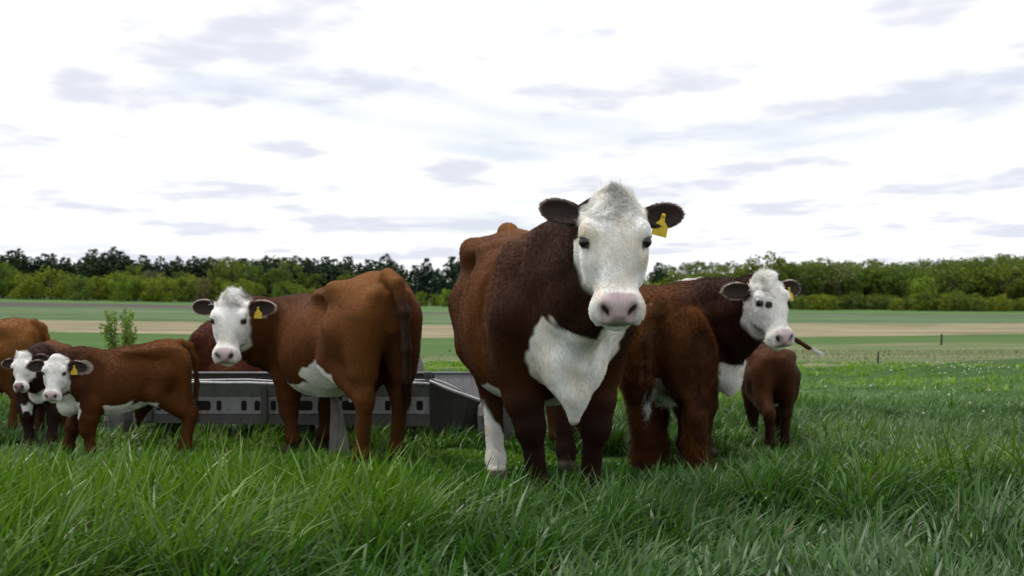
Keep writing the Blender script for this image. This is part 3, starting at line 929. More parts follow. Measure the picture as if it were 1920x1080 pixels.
def build_cow(name, label, cat, sp, group="hereford cattle in the pasture"):
    """sp: pose and markings, in world metres; returns the thing"""
    s = sp["s"]; rear = np.asarray(sp["rear"], float); front = np.asarray(sp["front"], float)
    yaw = math.atan2(front[1] - rear[1], front[0] - rear[0])
    # trunk feet sit at x = -0.66 s and +0.50 s in local space
    fx, fy = math.cos(yaw), math.sin(yaw)
    mid = (rear + front) / 2
    org = np.array((mid[0] + 0.08 * s * sp.get("ln", 1.0) * fx, mid[1] + 0.08 * s * sp.get("ln", 1.0) * fy, sp.get("z", 0.0)))
    Rw = np.array(((fx, -fy, 0), (fy, fx, 0), (0, 0, 1.0)))          # local -> world
    def loc(p): return (np.asarray(p, float) - org) @ Rw
    def vloc(v): return np.asarray(v, float) @ Rw
    hs = sp["hs"]; low = sp.get("low", 0.0); ln = sp.get("ln", 1.0)
    u = unit(vloc(sp["u"])); n = vloc(sp["n"]); n = unit(n - u * (n @ u)); w = np.cross(n, u)
    hp = dict(poll=loc(sp["poll"]), u=u, n=n, w=w)
    for k in ("ear_l", "ear_r", "ear_face", "ear_open", "ear_scale"):
        if k in sp: hp[k] = sp[k]
    lying = sp.get("lying", False)
    lift = -0.50 if lying else 0.0
    if "feet" in sp:
        feet = {k: loc(np.array((*v, 0.0))) for k, v in sp["feet"].items()}
    else:
        feet = {}
    for k, dv in (("fl", (0.48, 0.17)), ("fr", (0.48, -0.17)), ("hl", (-0.68, 0.17)), ("hr", (-0.68, -0.17))):
        if k not in feet:
            feet[k] = np.array((dv[0] * s * sp.get("ln", 1.0), dv[1] * s, 0))
    # grid
    h = sp.get("h", 0.016); hf = sp.get("hf", 0.009)
    def H(t, a, m): return hp["poll"] + (u * t + w * a + n * m) * hs
    hc = np.array([H(t, a, m) for t in (-0.09, 0.60) for a in (-0.17, 0.17) for m in (-0.2, 0.10)] + [H(0.05, a, -0.06) for a in (-0.38, 0.38)])
    hlo, hhi = hc.min(0) - 0.02, hc.max(0) + 0.02
    lo = np.minimum(np.array((-1.06 * s, -0.52 * s, -0.02)), hlo - 0.04); hi = np.maximum(np.array((0.98 * s, 0.52 * s, 1.52 * s + lift * s)), hhi + 0.04)
    tail = sp.get("tail")
    if tail is not None:
        tl = np.array([loc(p) for p in tail]) if sp.get("tail_world") else np.asarray(tail, float) * s * np.array((ln, 1, 1))
        lo = np.minimum(lo, tl.min(0) - 0.08); hi = np.maximum(hi, tl.max(0) + 0.08)
    else:
        tl = np.array([(-0.83, 0, 1.34), (-0.93, 0, 1.27), (-0.96, 0, 1.10), (-0.95, 0.01, 0.85), (-0.94, 0.02, 0.62)]) * s * np.array((ln, 1, 1))
    fd = Field(*(axis_grid(lo[i], hi[i], h, hlo[i], hhi[i], hf) for i in range(3)))
    trunk(fd, s, sp.get("fat", 1.0), sp.get("belly", 0.0), lift, low, ln)
    A = lambda x, y, z: np.array((x * ln, y, (z + lift) * float(drop_of(x, low)))) * s
    for sg in (1, -1):
        fd.ell(A(-0.50, sg * 0.255, 1.245), np.array((0.10, 0.055, 0.065)) * s, None, 0.09 * s)
        fd.ell(A(-0.34, sg * 0.17, 1.255), np.array((0.30, 0.12, 0.055)) * s, None, 0.10 * s)     # hook bone
        if sp.get("bony"):
            fd.ell(A(-0.50, sg * 0.262, 1.275), np.array((0.06, 0.04, 0.045)) * s, None, 0.05 * s)
            fd.push(A(-0.34, sg * 0.30, 1.13), -sp["bony"] * s, np.array((0.10, 0.14, 0.13)) * s)
            fd.push(A(-0.68, sg * 0.20, 1.27), -sp["bony"] * 0.8 * s, np.array((0.09, 0.10, 0.08)) * s)
        fd.ell(A(-0.85, sg * 0.115, 1.20), np.array((0.055, 0.05, 0.07)) * s, None, 0.06 * s)       # pin bone
        fd.push(A(-0.36, sg * 0.30, 1.14), -0.012 * s, np.array((0.12, 0.13, 0.12)) * s)            # hollow of the flank
        fd.push(A(-0.70, sg * 0.20, 1.34), -0.012 * s, np.array((0.10, 0.07, 0.09)) * s)
        for i in range(7):                                                                             # ribs
            xx = -0.20 + i * 0.075
            for zz in (0.85, 0.97, 1.09):
                fd.push(A(xx - (zz - 0.85) * 0.15, sg * 0.37, zz), 0.0065 * s * sp.get("ribs", 1.0), np.array((0.021, 0.12, 0.085)) * s)
        fd.push(A(0.26, sg * 0.34, 0.92), -0.030 * s * sp.get("ribs", 1.0), np.array((0.05, 0.12, 0.24)) * s)
    fd.ell(A(0.72, 0, 0.72), np.array((0.13, 0.15, 0.17)) * s, None, 0.07 * s)                     # brisket
    if sp.get("tailhead"):
        fd.ell(A(-0.80, 0, 1.385), np.array((0.08, 0.055, 0.05)) * s, None, 0.05 * s)
    if not sp.get("calf"):
        fd.ell(A(-0.40, 0, 0.60), np.array((0.17, 0.13, 0.10)) * s, None, 0.06 * s)                # udder
        for a_, b_ in ((-0.46, 0.06), (-0.46, -0.06), (-0.35, 0.06), (-0.35, -0.06)):
            fd.cone(A(a_, b_, 0.54), A(a_, b_, 0.46), 0.022 * s, 0.015 * s, 0.015 * s)
    if not lying:
        th = sp.get("thick", 1.0)
        leg(fd, s, feet["fl"], "front", 1, low, th, ln); leg(fd, s, feet["fr"], "front", -1, low, th, ln)
        leg(fd, s, feet["hl"], "hind", 1, low, th, ln); leg(fd, s, feet["hr"], "hind", -1, low, th, ln)
    else:
        for sg in (1, -1):
            fd.cone(A(0.46, sg * 0.2, 0.80), A(0.62, sg * 0.24, 0.59), 0.13 * s, 0.08 * s, 0.06 * s)
            fd.chain([A(0.62, sg * 0.24, 0.58), A(0.38, sg * 0.3, 0.56), A(0.30, sg * 0.3, 0.55)], np.array((0.07, 0.045, 0.05)) * s, 0.03 * s)
            fd.ell(A(-0.50, sg * 0.24, 0.82), np.array((0.27, 0.17, 0.26)) * s, None, 0.07 * s)
            fd.cone(A(-0.30, sg * 0.33, 0.68), A(-0.66, sg * 0.36, 0.58), 0.11 * s, 0.07 * s, 0.05 * s)
            fd.chain([A(-0.66, sg * 0.36, 0.57), A(-0.42, sg * 0.44, 0.555), A(-0.32, sg * 0.45, 0.55)], np.array((0.06, 0.045, 0.05)) * s, 0.03 * s)
    # neck: crest, middle and throat as three tapering chains
    nb = sp.get("neck", 1.0)
    P3 = H(0.05, 0, -0.095); Q3 = H(0.24, 0, -0.175); back = -n * 0.6 + sp.get("neck_up", 0.0) * np.array((0, 0, 1.0)) + np.array((-0.5, 0, 0.0))
    back = unit(back)
    ds = min(1.0, np.linalg.norm(P3 - A(0.45, 0, 1.18)) / (0.6 * s))
    c1 = bez(A(0.46, 0, 1.19), A(0.46, 0, 1.19) + np.array((0.28, 0, 0.04)) * s * ds, P3 + back * 0.22 * s * ds, P3, 8)
    c3 = bez(A(0.62, 0, 0.86), A(0.62, 0, 0.86) + np.array((0.16, 0, 0.12)) * s * ds, Q3 + back * 0.14 * s * ds - np.array((0, 0, 0.06 * s)), Q3, 8)
    f = np.linspace(0, 1, 8)
    fd.chain(c1, (0.165 * (1 - f) + 0.105 * f) * s * nb, 0.06 * s)
    fd.chain((c1 + c3) / 2, (0.205 * (1 - f) + 0.115 * f) * s * nb, 0.06 * s)
    fd.chain(c3, (0.185 * (1 - f) + 0.078 * f) * s * nb, 0.06 * s)
    lowc = c3 - np.array((0, 0, 1.0))[None] * ((0.115 * (1 - f) + 0.075 * f + 0.05 * np.sin(f * math.pi)) * s)[:, None]
    fd.chain(lowc, (0.085 * (1 - f) + 0.035 * f) * s, 0.06 * s)                                      # dewlap
    dl = sp.get("dewlap", 0.0)
    if dl:
        fd.chain([A(0.80, 0, 0.74), A(0.80, 0, 0.62 - dl * 0.5), A(0.77, 0, 0.56 - dl)], np.array((0.10, 0.055, 0.025)) * s, 0.06 * s)
        fd.chain([A(0.74, 0, 0.7), A(0.70, 0, 0.60 - dl * 0.3)], np.array((0.10, 0.04)) * s, 0.06 * s)
    build_head(fd, hp, hs)
    if not lying:
        tr_ = np.interp(np.linspace(0, 1, len(tl)), [0, 0.3, 1], [0.048, 0.036, 0.024]) * s * sp.get("tail_r", 1.0)
        fd.chain(tl, tr_, 0.03 * s)
    V, Q = surface_net(fd)
    V = V.astype(np.float32)
    nv = np.zeros_like(V)
    fn_ = np.cross(V[Q[:, 2]] - V[Q[:, 0]], V[Q[:, 3]] - V[Q[:, 1]])
    for i in range(4): np.add.at(nv, Q[:, i], fn_)
    nv /= np.maximum(np.linalg.norm(nv, axis=1), 1e-12)[:, None]
    th_ = (V - hp["poll"]) / hs
    hd_ = np.sqrt(((th_ - (u * 0.25 - n * 0.06)[None]) ** 2).sum(1))
    body_ = sstep(0.34, 0.48, hd_) * sstep(0.35, 0.55, V[:, 2] / s - lift)
    nk_ = sstep(0.30, 0.50, V[:, 0] / (s * ln))
    along = unit(np.array(((hp["poll"] - A(0.5, 0, 1.1)) * np.array((1, 1, 0.0)))))
    PF = np.stack([V @ along.astype(np.float32), V[:, 1] * 0.25, V[:, 2] * 0.22], 1)
    fold = snoise(PF, 26 / s, 61, 7)
    lump = snoise(V, 9 / s, 62)
    V = V + nv * (body_ * (0.0085 * s * sp.get("folds", 1.0) * nk_ * fold + 0.0045 * s * lump))[:, None]
    V = V.astype(np.float32)

    # ---- markings
    T, S_, N = (a / hs for a in head_coords(V, hp))
    def marks(P, detail=True):
        T, S_, N = (a / hs for a in head_coords(P, hp))
        ns = snoise(P, 24 / s, 11) * 0.5 + snoise(P, 60 / s, 12) * 0.5
        lowf = snoise(P, 5 / s, 13)
        Z = P[:, 2] / s - lift; X = P[:, 0] / (s * ln); Y = P[:, 1] / s
        col = BROWN[None] * (1 + 0.14 * lowf[:, None]) * np.asarray(sp.get("tint", (1, 1, 1)))[None]
        tan = sstep(0.25, 0.9, np.clip((-X) * 0.5 + 0.42, 0, 1) * sp.get("tan", 0.5) + sp.get("tan0", 0.0) + 0.15 * lowf)
        col = col * (1 - tan[:, None]) + TAN[None] * tan[:, None]
        dk = np.clip(sstep(0.30, 0.68, X) * 0.85 + sstep(0.70, 0.15, Z) * sp.get("darkleg", 0.3), 0, 1) * sp.get("darkneck", 1.0)  # dark neck coat deepened with painted shade; leg darkening is painted shade
        col = col * (1 - dk[:, None]) + DARK[None] * dk[:, None]
        if sp.get("dirty_tail"):
            tm = sstep(-0.90, -0.935, X) * sstep(0.09, 0.06, np.abs(Y)) * sstep(1.32, 1.1, Z) * sp["dirty_tail"]
            col = col * (1 - tm[:, None]) + np.array((0.022, 0.015, 0.010))[None] * tm[:, None]
        # white hide
        wm = np.full(len(P), -1.0)
        for (cx, cy, cz, rx, ry, rz) in sp.get("white", []):
            e = 1 - np.sqrt(((X - cx) / rx) ** 2 + ((Y - cy) / ry) ** 2 + ((Z - cz) / rz) ** 2)
            wm = np.maximum(wm, e)
        if sp.get("belly_white", True):
            e = (sp.get("belly_z", 0.60) - Z) * 3.0
            e = np.where((X > -0.52) & (X < 0.70) & (Z > 0.36) & (np.abs(Y) < 0.30), e, -1.0)
            for fk in ("fl", "fr", "hl", "hr"):
                f_ = feet[fk] / s * np.array((1 / ln, 1, 1)); top = np.array((0.44 if fk[0] == "f" else -0.50, 0.205 * (1 if fk[1] == "l" else -1)))
                tz_ = np.clip((0.70 - Z) / 0.7, 0, 1)
                ax_, ay_ = top[0] * (1 - tz_) + f_[0] * tz_, top[1] * (1 - tz_) + f_[1] * tz_
                e = np.where(np.hypot(X - ax_, Y - ay_) < (0.18 if fk[0] == "f" else 0.16), -1.0, e)
            wm = np.maximum(wm, e)
        for fk in ("fl", "fr", "hl", "hr"):
            f_ = feet[fk] / s * np.array((1 / ln, 1, 1)); top = np.array((0.44 if fk[0] == "f" else -0.62, 0.205 * (1 if fk[1] == "l" else -1)))
            tz_ = np.clip((0.70 - Z) / 0.7, 0, 1)
            m_ = (np.hypot(X - top[0] * (1 - tz_) - f_[0] * tz_, Y - top[1] * (1 - tz_) - f_[1] * tz_) < 0.15) & (Z < 0.60)
            wm = np.where(m_, -1.0, wm)
        for (fk, zt, side) in sp.get("socks", []):
            f_ = feet[fk] / s * np.array((1 / ln, 1, 1))
            e = np.where(np.hypot(X - f_[0], (Y - f_[1]) * 1.0) < 0.16, (zt - Z) * 2.0 + 2.2 * side * (Y - f_[1]), -1.0)
            wm = np.maximum(wm, e)
        wmask = sstep(-0.04, 0.07, wm + 0.13 * ns)
        hz_ = np.minimum(T + 0.055, (N + (T + 0.05) * 0.62 + 0.035) * 0.9)
        hz_ = np.minimum(hz_, 0.165 - np.abs(S_) + 0 * T)
        hz_ = np.minimum(hz_, np.where(T > 0.30, N + 0.215, 1.0))
        hz_ = np.where((T > -0.12) & (T < 0.68) & (np.abs(S_) < 0.20) & (N > -0.30) & (N < 0.16), hz_, -1.0)
        if sp.get("face_throat", 0) > 0:
            e2 = np.where((T > 0.12) & (T < 0.5) & (np.abs(S_) < 0.16) & (N > -0.42), sp["face_throat"] - np.maximum(0, -0.18 - N), -1)
            hz_ = np.maximum(hz_, e2 * 0.5)
        # the base of each ear is not white
        fmask = sstep(-0.012, 0.02, hz_ + 0.010 * ns)
        ear = np.zeros(len(P)); inner = np.zeros(len(P)); rim = np.zeros(len(P))
        for (cc, e, g, f) in hp["ears"]:
            q = (P - cc) / hs
            a, b, c = q @ e, q @ g, q @ f
            rr = np.sqrt((a / 0.118) ** 2 + (b / 0.064) ** 2)
            ins = (rr < 1.25) & (np.abs(c) < 0.06) & (a > -0.105)
            ear = np.where(ins, sstep(-0.105, -0.08, a), ear)
            inner = np.where(ins & (c > -0.012), sstep(0.86, 0.74, rr), inner)
            rim = np.where(ins, sstep(0.80, 0.93, rr) * sstep(-0.07, -0.02, a), rim)
        fmask = fmask * (1 - ear)
        fl_ = snoise(P, 28 / s, 14) + 0.6 * snoise(P, 75 / s, 15)
        wt = WHITE[None] * (1 + 0.04 * lowf[:, None] - sp.get("mottle", 0.10) * np.clip(fl_, -0.5, 1.5)[:, None] * np.array((1.0, 0.95, 0.9))[None]) * (1 - np.clip(sp.get("soil", 0.12) * (0.5 + ns)[:, None], 0, 0.5) * np.array((0.5, 0.7, 1.0))[None])
        both = np.maximum(wmask, fmask)[:, None]
        col = col * (1 - both) + wt * both
        col = col * (1 - inner[:, None]) + np.array((0.034, 0.023, 0.020))[None] * inner[:, None]
        rw = (rim * sp.get("rim", 0.8))[:, None]
        col = col * (1 - rw) + np.array((0.60, 0.54, 0.48))[None] * rw
        bare = inner * 0.75
        # eyes: dark lids, tear stain; nose pad; nostrils; dark spots
        for sg in (1, -1):
            q = np.stack([T - 0.212, S_ - sg * 0.140, N - 0.010], 1)
            d = np.sqrt((q[:, 0] / 0.0215) ** 2 + (q[:, 1] / 0.040) ** 2 + (q[:, 2] / 0.040) ** 2)
            m = sstep(1.15, 0.8, d)
            q2 = np.stack([T - 0.232, S_ - sg * 0.122, N - 0.028], 1)
            d2 = np.sqrt((q2[:, 0] / 0.026) ** 2 + (q2[:, 1] / 0.016) ** 2 + (q2[:, 2] / 0.026) ** 2)
            m2 = np.maximum(m, sstep(1.1, 0.7, d2) * sp.get("tear", 0.7))
            col = col * (1 - m2[:, None]) + SKIN[None] * m2[:, None]
            bare = np.maximum(bare, m)
        for (t0, s0, r0) in sp.get("spots", []):
            m = sstep(1.1, 0.85, np.hypot(T - t0, S_ - s0) / r0) * (N > -0.08)
            col = col * (1 - m[:, None]) + SKIN[None] * m[:, None]
        pad = sstep(-0.012, 0.012, np.minimum(np.minimum(T + 0.55 * N - 0.472 + 0.9 * np.abs(S_) ** 2 * 0 , N + 0.066), 0.078 - np.abs(S_) * (1.0 + 4.0 * np.clip(-N - 0.01, 0, 0.09))))
        pk = PINK[None] * np.asarray(sp.get("nose", (1, 1, 1)))[None] * (1 + 0.10 * ns[:, None])
        col = col * (1 - pad[:, None]) + pk * pad[:, None]
        bare = np.maximum(bare, pad)
        for sg in (1, -1):
            q = np.sqrt(((T - 0.515) / 0.040) ** 2 + ((S_ * sg - 0.055 - (N - 0.004) * 0.55) / 0.017) ** 2 + ((N - 0.006) / 0.027) ** 2)
            m = sstep(1.15, 0.6, q)
            col = col * (1 - m[:, None]) + np.array((0.035, 0.018, 0.018))[None] * m[:, None]
            bare = np.maximum(bare, m)
        marks.pad = pad
        ml = sstep(0.008, 0.003, np.abs(N + 0.083 - 0.12 * S_ ** 2 * 8)) * (T > 0.47) * (np.abs(S_) < 0.085)
        col = col * (1 - 0.8 * ml[:, None]) + np.array((0.05, 0.04, 0.03))[None] * 0.8 * ml[:, None]
        bare = np.maximum(bare, ml)
        hoof = sstep(0.085, 0.065, Z) if not lying else np.zeros(len(P))
        col = col * (1 - hoof[:, None]) + np.array((0.05, 0.04, 0.03))[None] * hoof[:, None]
        bare = np.maximum(bare, hoof)
        face = (fmask > 0.5) & (T > -0.1)
        return np.clip(col, 0.004, 0.9), bare, face, ear > 0.5, T, S_, N

    root = empty(name, org, yaw)
    tag(root, label, cat, group)
    col, bare, *_ = marks(V); wetm = marks.pad
    me = mesh_np("body", V, Q, 4)
    add_color(me, col)
    wa = me.attributes.new("wet", "FLOAT", "POINT"); wa.data.foreach_set("value", np.clip(wetm, 0, 1).astype(np.float32))
    obj("body", me, M_HIDE, root)
    # ---- eyes
    for sg in (1, -1):
        c = H(0.206, sg * 0.127, 0.010)
        ev, ef = sphere_vf(14, 10)
        ed = unit(w * sg * 0.8 + n * 0.55 - u * 0.05)
        ev = c + (np.array(ev) * 0.0285 * hs)
        eme = bpy.data.meshes.new("eye"); eme.from_pydata(ev.tolist(), [], ef); eme.polygons.foreach_set("use_smooth", np.full(len(ef), True))
        obj("eye", eme, M_EYE, root)
    # ---- ear tags
    for which in sp.get("tags", []):
        cc, e, g, f = hp["ears"][which]
        tg = sp.get("tag_size", 1.0) * 0.052
        dn = vloc(np.array((sp.get("tag_tilt", 0.0), 0.0, -1.0))); fc = f * 0.75 + vloc((0, -1.0, 0)) * 0.8
        dn = unit(dn); fc = unit(fc - dn * (fc @ dn)); rt = np.cross(fc, dn)
        o0 = cc + e * sp.get("tag_pos", -0.02) * hs + f * 0.012 * hs
        out = [(-0.16, -0.18), (0.16, -0.18), (0.22, 0.45), (0.62, 0.85), (0.66, 1.75), (-0.66, 1.75), (-0.62, 0.85), (-0.22, 0.45)]
        vv = []
        for th_ in (-0.022, 0.022):
            for a_, b_ in out:
                bow = 0.10 * (b_ / 1.75) ** 2
                vv.append(o0 + rt * a_ * tg + dn * b_ * tg + fc * (th_ + bow) * tg)
        m_ = len(out)
        ff = [tuple(range(m_))[::-1], tuple(range(m_, 2 * m_))] + [(i, (i + 1) % m_, m_ + (i + 1) % m_, m_ + i) for i in range(m_)]
        tp = poly("ear_tag", [tuple(p) for p in vv], ff, M_TAG, root)
        bv, bf = sphere_vf(10, 6)
        bv = [tuple(o0 + (rt * p[0] + dn * p[1] + fc * p[2] * 0.6) * tg * 0.2 + fc * 0.03 * tg) for p in bv]
        poly("button", bv, bf, M_BTN, tp, True)
    # ---- coat
    nh_ = sp.get("hairs", 12000)
    p0, p1, p2, p3 = (V[Q[:, i]] for i in range(4))
    nrmf = np.cross(p2 - p0, p3 - p1); area = np.linalg.norm(nrmf, axis=1) * 0.5
    nrmf /= np.maximum(np.linalg.norm(nrmf, axis=1), 1e-9)[:, None]
    ctr = (p0 + p1 + p2 + p3) / 4
    tq = (ctr - hp["poll"]) / hs
    dens = area * np.where((np.abs(tq @ w) < 0.4) & (tq @ u > -0.15) & (tq @ u < 0.65) & (tq @ n > -0.25), sp.get("face_density", 2.6), 1.0)
    r = np.random.default_rng(sp.get("seed", 5))
    qi = r.choice(len(Q), nh_, p=dens / dens.sum())
    a, b = r.uniform(0, 1, (nh_, 1)), r.uniform(0, 1, (nh_, 1))
    R0 = p0[qi] * (1-a)*(1-b) + p1[qi] * a*(1-b) + p2[qi] * a*b + p3[qi] * (1-a)*b
    # smooth normals
    vn = np.zeros_like(V)
    for i in range(4): np.add.at(vn, Q[:, i], nrmf * area[:, None])
    vn /= np.maximum(np.linalg.norm(vn, axis=1), 1e-9)[:, None]
    NR = vn[Q[qi, 0]]
    hc_, bare, face, isear, T, S_, N = marks(R0)
    keep = r.uniform(0, 1, nh_) > bare * 1.2
    R0, NR, hc_, face, isear, T, S_, N = (x[keep] for x in (R0, NR, hc_, face, isear, T, S_, N))
    X, Z = R0[:, 0] / (s * ln), R0[:, 2] / s - lift
    D = np.tile(np.array((-1.0, 0, -0.45)), (len(R0), 1))
    lg = sstep(0.62, 0.5, Z)[:, None]
    D = D * (1 - lg) + np.array((-0.25, 0, -1.0)) * lg
    fr = sstep(0.5, 0.7, X)[:, None]
    D = D * (1 - fr) + np.array((-0.35, 0, -1.0)) * fr
    D += 0.35 * np.stack([snoise(R0, 14 / s, 31), snoise(R0, 14 / s, 32), snoise(R0, 14 / s, 33)], 1)
    whorl = 0.19
    fdn = np.clip((T - whorl) / 0.05, -1, 1)
    FD = u[None] * fdn[:, None] + w[None] * np.clip(S_ * 6, -0.8, 0.8)[:, None]
    FD += 0.25 * np.stack([snoise(R0, 60 / hs, 41), snoise(R0, 60 / hs, 42), snoise(R0, 60 / hs, 43)], 1)
    D = np.where(face[:, None], FD, D)
    for (cc, e, g, f) in hp["ears"]:
        near = isear & (np.linalg.norm(R0 - cc, axis=1) < 0.16 * hs)
        D[near] = e + 0.5 * ((R0[near] - cc) @ g / (0.06 * hs))[:, None] * g
    D -= NR * (D * NR).sum(1)[:, None]
    Lh = np.where(face, sp.get("face_len", 0.016), sp.get("hair_len", 0.022)) * np.where(isear, 1.1, 1.0)
    Lh = Lh * (1 + 0.8 * sp.get("shaggy", 0.0) * sstep(0.55, 0.4, Z)) * (1 - 0.35 * sstep(0.45, 0.2, Z) * (1 - sp.get("shaggy", 0.0)))
    strk = snoise(R0 * np.array((0.35, 1, 1), np.float32), 38 / s, 63) + 0.6 * snoise(R0, 11 / s, 64)
    hcol = hc_ * r.uniform(0.84, 1.17, (len(R0), 1)) * (1 + np.where(face, 0.05, sp.get("streak", 0.19)) * strk)[:, None]
    hcol = np.clip(hcol, 0.001, 0.93)
    make_curves("coat", R0, D, NR, Lh, sp.get("hair_rad", 0.0011), hcol, root, wave=sp.get("wave", 0.15), lift=sp.get("lift", 0.35), seed=3, npt=4, jit=sp.get("hjit", 0.13))
    # ---- curly poll
    npol = sp.get("poll_hairs", 0)
    if npol:
        m = (T < sp.get("poll_to", 0.13) * (1 - 0.5 * np.clip(np.abs(S_) / 0.12, 0, 1) ** 2)) & face & (NR @ n > -0.3)
        cand = np.nonzero(m)[0]
        if len(cand):
            pi = r.choice(cand, npol)
            top = sstep(sp.get("poll_to", 0.13), -0.02, T[pi])
            jit = r.normal(0, 0.012 * hs, (npol, 3))
            pr = R0[pi] + jit - NR[pi] * (jit * NR[pi]).sum(1)[:, None]
            fq = sp.get("poll_freq", 34)
            clump = np.stack([snoise(pr, fq / hs, 51), snoise(pr, fq / hs, 52), snoise(pr, fq / hs, 53)], 1)
            DD = -u[None] * 0.9 * top[:, None] + u[None] * (1 - top[:, None]) * 0.6 + w[None] * np.clip(S_[pi] * 5, -1, 1)[:, None] * 0.8 + 0.9 * clump
            pcn = 1.0 + 0.28 * snoise(pr, 1.3 * fq / hs, 54)[:, None]
            DD -= 0.6 * NR[pi] * (DD * NR[pi]).sum(1)[:, None]
            pc = np.minimum(WHITE[None] * pcn * r.uniform(0.9, 1.2, (npol, 1)) * np.array((1, 0.99, 0.96))[None], 0.95)
            make_curves("forelock", pr, DD, NR[pi], sp.get("poll_len", 0.05) * (0.5 + 0.6 * top), sp.get("hair_rad", 0.0011), pc, root, wave=0.0, lift=sp.get("poll_lift", 0.25), npt=9, curl=sp.get("poll_curl", 0.16), seed=8, coherent=26 / hs, jit=0.12)
            if sp.get("tuft"):
                k = sp["tuft"]
                pr = np.tile(H(-0.02, 0.0, 0.0), (k, 1)) + r.normal(0, 1, (k, 3)) * np.array((0.022, 0.022, 0.02)) * hs
                DD = -u[None] + w[None] * sp.get("tuft_side", 0.3) * r.uniform(-0.6, 1.2, (k, 1)) + n[None] * 0.2
                make_curves("topknot", pr, DD, np.tile(-u, (k, 1)), sp.get("tuft_len", 0.07), sp.get("hair_rad", 0.0011), WHITE[None] * r.uniform(0.75, 1.1, (k, 1)), root, wave=0.1, lift=0.2, npt=7, curl=0.10, seed=9)
    # ---- tail switch
    if not lying and sp.get("switch", True):
        k = sp.get("switch_hairs", 500)
        d = unit(tl[-1] - tl[-2])
        tpar = r.uniform(0, 1, (k, 1))
        pr = tl[-1] + (tl[-2] - tl[-1]) * tpar * 0.6 + r.normal(0, 0.010 * s, (k, 3))
        wcol = np.asarray(sp.get("switch_col", WHITE))
        dirs = np.tile(d, (k, 1)) + r.normal(0, 0.05, (k, 3))
        make_curves("tail_switch", pr, dirs, dirs * 0.3 + r.normal(0, 0.05, (k, 3)), sp.get("switch_len", 0.24) * s, 0.0014 * s, np.where(tpar < sp.get("switch_white", 0.0), wcol[None], DARK[None] * 1.5) * r.uniform(0.7, 1.1, (k, 1)), root, wave=0.03, lift=0.1, npt=6, seed=10, jit=0.09)
    return root

def sphere_vf(nu, nv):
    v = [(0, 0, 1.0)]
    for j in range(1, nv):
        p = math.pi * j / nv
        for i in range(nu):
            a = 2 * math.pi * i / nu
            v.append((math.sin(p) * math.cos(a), math.sin(p) * math.sin(a), math.cos(p)))
    v.append((0, 0, -1.0))
    f = [(0, 1 + i, 1 + (i + 1) % nu) for i in range(nu)]
    for j in range(nv - 2):
        for i in range(nu):
            a = 1 + j * nu
            f.append((a + i, a + nu + i, a + nu + (i + 1) % nu, a + (i + 1) % nu))
    e = len(v) - 1; a = 1 + (nv - 2) * nu
    f += [(a + i, e, a + (i + 1) % nu) for i in range(nu)]
    return v, f
# ------------------------------------------------------------------ feed trough
def metal_mat(name, c0, c1, c2, rough=0.6):
    m = Mat(name, rough, 0.35)
    a = m.noise(5, 6, 0.65); b = m.noise(22, 5, 0.7, "Object", (1, 1, 0.3))
    base = m.mix(a, c0, c1)
    m.color(m.mix(m.math("MULTIPLY", m.ramp(b, [(0.5, 0.0), (0.68, 1.0)]), 0.7), base, c2))
    m.bump(b, 0.2, 0.004)
    return m.m
M_GREY = metal_mat("weathered_grey_steel", (0.15, 0.15, 0.16), (0.23, 0.23, 0.245), (0.13, 0.095, 0.075))
M_DARKSTEEL = metal_mat("stained_steel", (0.050, 0.048, 0.050), (0.095, 0.090, 0.090), (0.06, 0.042, 0.032))
M_INSIDE = metal_mat("shade_dark_inside", (0.020, 0.018, 0.016), (0.045, 0.040, 0.036), (0.03, 0.022, 0.016), 0.95)  # inside steel coloured near black, the trough's inner shade painted in
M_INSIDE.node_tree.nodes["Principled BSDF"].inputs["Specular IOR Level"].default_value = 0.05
M_RIM = metal_mat("bright_edge", (0.42, 0.42, 0.44), (0.60, 0.60, 0.62), (0.28, 0.27, 0.26), 0.45)  # lighter steel for the rim tubes

TD = 9.72                      # depth of the near side
def tx(px): return (px - 960) * TD / FPX
def tz(y): return CAM_H - (y - HORIZON) * TD / FPX
TL = empty("feed_trough", (tx(580), TD, 0.0))
tag(TL, "long low grey steel feed trough with slotted sides behind the cattle", "trough")
TO = np.array((tx(580), TD, 0.0))

